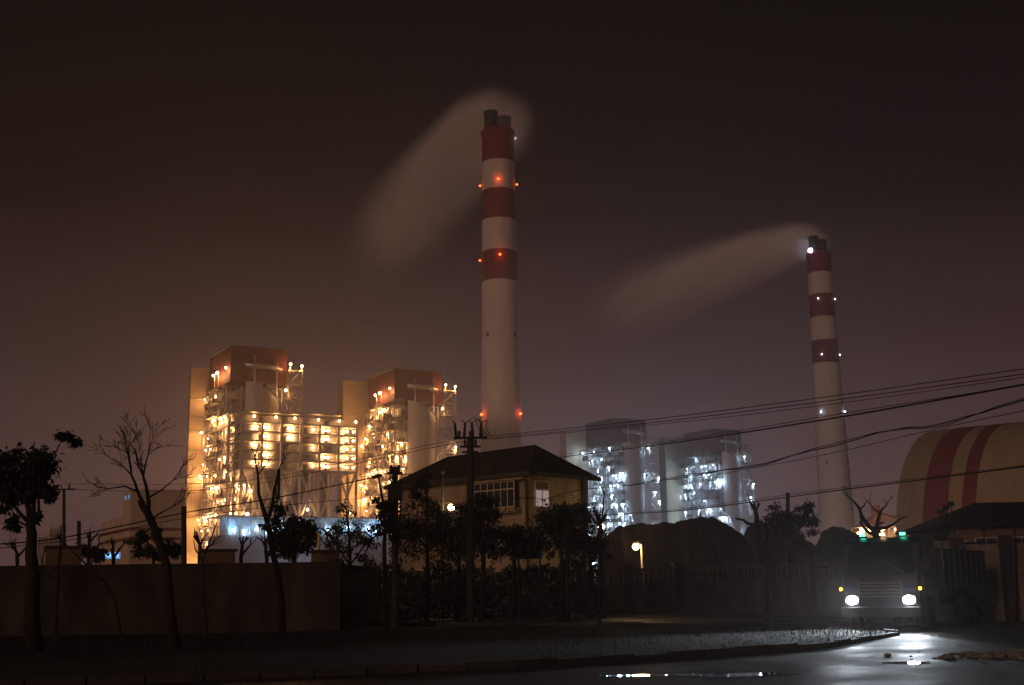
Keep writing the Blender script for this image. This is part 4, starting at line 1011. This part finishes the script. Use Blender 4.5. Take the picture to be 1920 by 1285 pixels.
# ---- lorry coming round the bend
hdx = R(-35)
ph_ = at(1652, 1124, 37.); t = thing('lorry', 'tipper lorry with glaring white headlamps and green roof markers at the road bend', 'lorry', (ph_.x, 37., 0), hdx)
cab = MB()
prof = [(0, .55), (-.02, 1.25), (.02, 1.62), (.28, 2.62), (.5, 2.78), (1.85, 2.82), (1.9, .7), (1.5, .62), (1.3, .98), (.75, .98), (.55, .62)]
cab.prism([(-1.18, y, z) for y, z in prof], (2.36, 0, 0)); cab.build('cab', M['truckp'], t, bevel=.05)
MB().prism([(-1.02, .03, 1.68), (1.02, .03, 1.68), (.95, .262, 2.56), (-.95, .262, 2.56)], (0, -.03, .006)).build('windscreen', M['glass'], t)
MB().box(-1.22, -.16, .42, 1.22, .02, .72).build('bumper', M['truckb'], t, bevel=.03)
MB().bar((-.1, -.02, 1.72), (-.75, .10, 2.1), .025).bar((.75, -.02, 1.72), (.1, .10, 2.1), .025).build('wiper', M['wire'], t)
g_ = MB()
for k in range(5): g_.box(-.62, -.05, 1.0+k*.1, .62, -.005, 1.05+k*.1)
g_.box(-.66, -.03, .96, -.62, -.002, 1.5).box(.62, -.03, .96, .66, -.002, 1.5)
g_.build('grille', M['chrome'], t)
for s in (-1, 1):
    dr_ = MB().box(s*1.181 if s > 0 else -1.2, .35, 1.0, 1.2 if s > 0 else -1.181, 1.45, 1.75).build('door', M['truckp'], t)
    MB().box(s*1.2 if s > 0 else -1.21, .42, 1.8, 1.21 if s > 0 else -1.2, 1.4, 2.5).build('side_window', M['glass'], t)
    MB().tube([(s*1.15, .2, 2.35), (s*1.42, .05, 2.3), (s*1.42, .05, 1.75)], .018, 6).box(s*1.42-.09, 0, 1.75, s*1.42+.09, .05, 2.2).build('mirror', M['wire'], t)
    hl = MB().lathe([(0, 0), (.10, .0), (.115, .05)], 20); hl.v = [(v[0]*1.6, v[2]-.10, v[1]*1.15) for v in hl.v]
    hs = MB().box(-.2, -.06, -.14, .2, .0, .14).build('headlight', M['chrome'], t, loc=(s*.86, -.02, .92))
    hl.build('lens', E['head'], hs)
    sp_ = bpy.data.lights.new('headlight_beam', 'SPOT'); sp_.energy = 1300; sp_.color = (.80, .90, 1); sp_.spot_size = R(70); sp_.spot_blend = .7; sp_.shadow_soft_size = .08
    so_ = bpy.data.objects.new('headlight_beam', sp_); COL.objects.link(so_); so_.parent = hs; so_.location = (0, -.2, 0); so_.rotation_euler = (R(-87), 0, 0) 
    MB().box(s*.62-.07, 0, 0, s*.62+.07, .08, .07).build('marker_lamp', E['green'], t, loc=(0, .5, 2.84))
    MB().ball((0, 0, 0), .05, 8, 6).build('side_marker', E['amber'], t, loc=(s*1.2, -.05, 1.25))
MB().box(-.07, 0, 0, .07, .08, .07).build('marker_lamp', E['cream'], t, loc=(0, .5, 2.84))
bd = MB(); bd.prism([(-1.2, 2.15, 1.15), (-1.2, 7.4, 1.15), (-1.2, 7.6, 2.45), (-1.2, 2.1, 2.45)], (2.4, 0, 0))
for k in range(8):
    for s in (-1.245, 1.2): bd.box(s, 2.4+k*.65, 1.2, s+.045, 2.5+k*.65, 2.4)
bd.box(-1.0, 1.2, 2.46, 1.0, 2.2, 2.55)
bd.build('tipper_body', M['truckb'], t)
MB().box(-.45, 1.9, .75, .45, 7.3, 1.14).build('chassis', M['truckb'], t)
for (wx, wy) in ((-1.0, 1.02), (1.0, 1.02), (-1.0, 4.9), (1.0, 4.9), (-1.0, 6.1), (1.0, 6.1)):
    w_o = MB().lathe([(.28, -.14), (.46, -.15), (.5, -.1), (.5, .1), (.46, .15), (.28, .14)], 28); w_o.v = [(v[2], v[0], v[1]) for v in w_o.v]
    wo_ = w_o.build('wheel', M['rubber'], t, True, loc=(wx, wy, .5))
    rm = MB().lathe([(0, -.09), (.1, -.1), (.12, -.05), (.27, -.1), (.27, .1), (.12, .05), (.1, .1), (0, .09)], 20); rm.v = [(v[2], v[0], v[1]) for v in rm.v]
    rm.build('rim', M['chrome'], wo_, True)
# ------------------------------------------------------------------ haze
hz = MB().box(-900, -40, -1.2, 900, 1500, 330)
hm = bpy.data.materials.new('haze'); hm.use_nodes = True; t_ = hm.node_tree; t_.nodes.clear()
ho = t_.nodes.new('ShaderNodeOutputMaterial'); hv = t_.nodes.new('ShaderNodeVolumePrincipled')
hv.inputs['Color'].default_value = (.92, .84, .83, 1); hv.inputs['Density'].default_value = .00045; hv.inputs['Anisotropy'].default_value = .7
t_.links.new(hv.outputs[0], ho.inputs['Volume'])
tag(hz.build('haze', hm), kind='stuff')
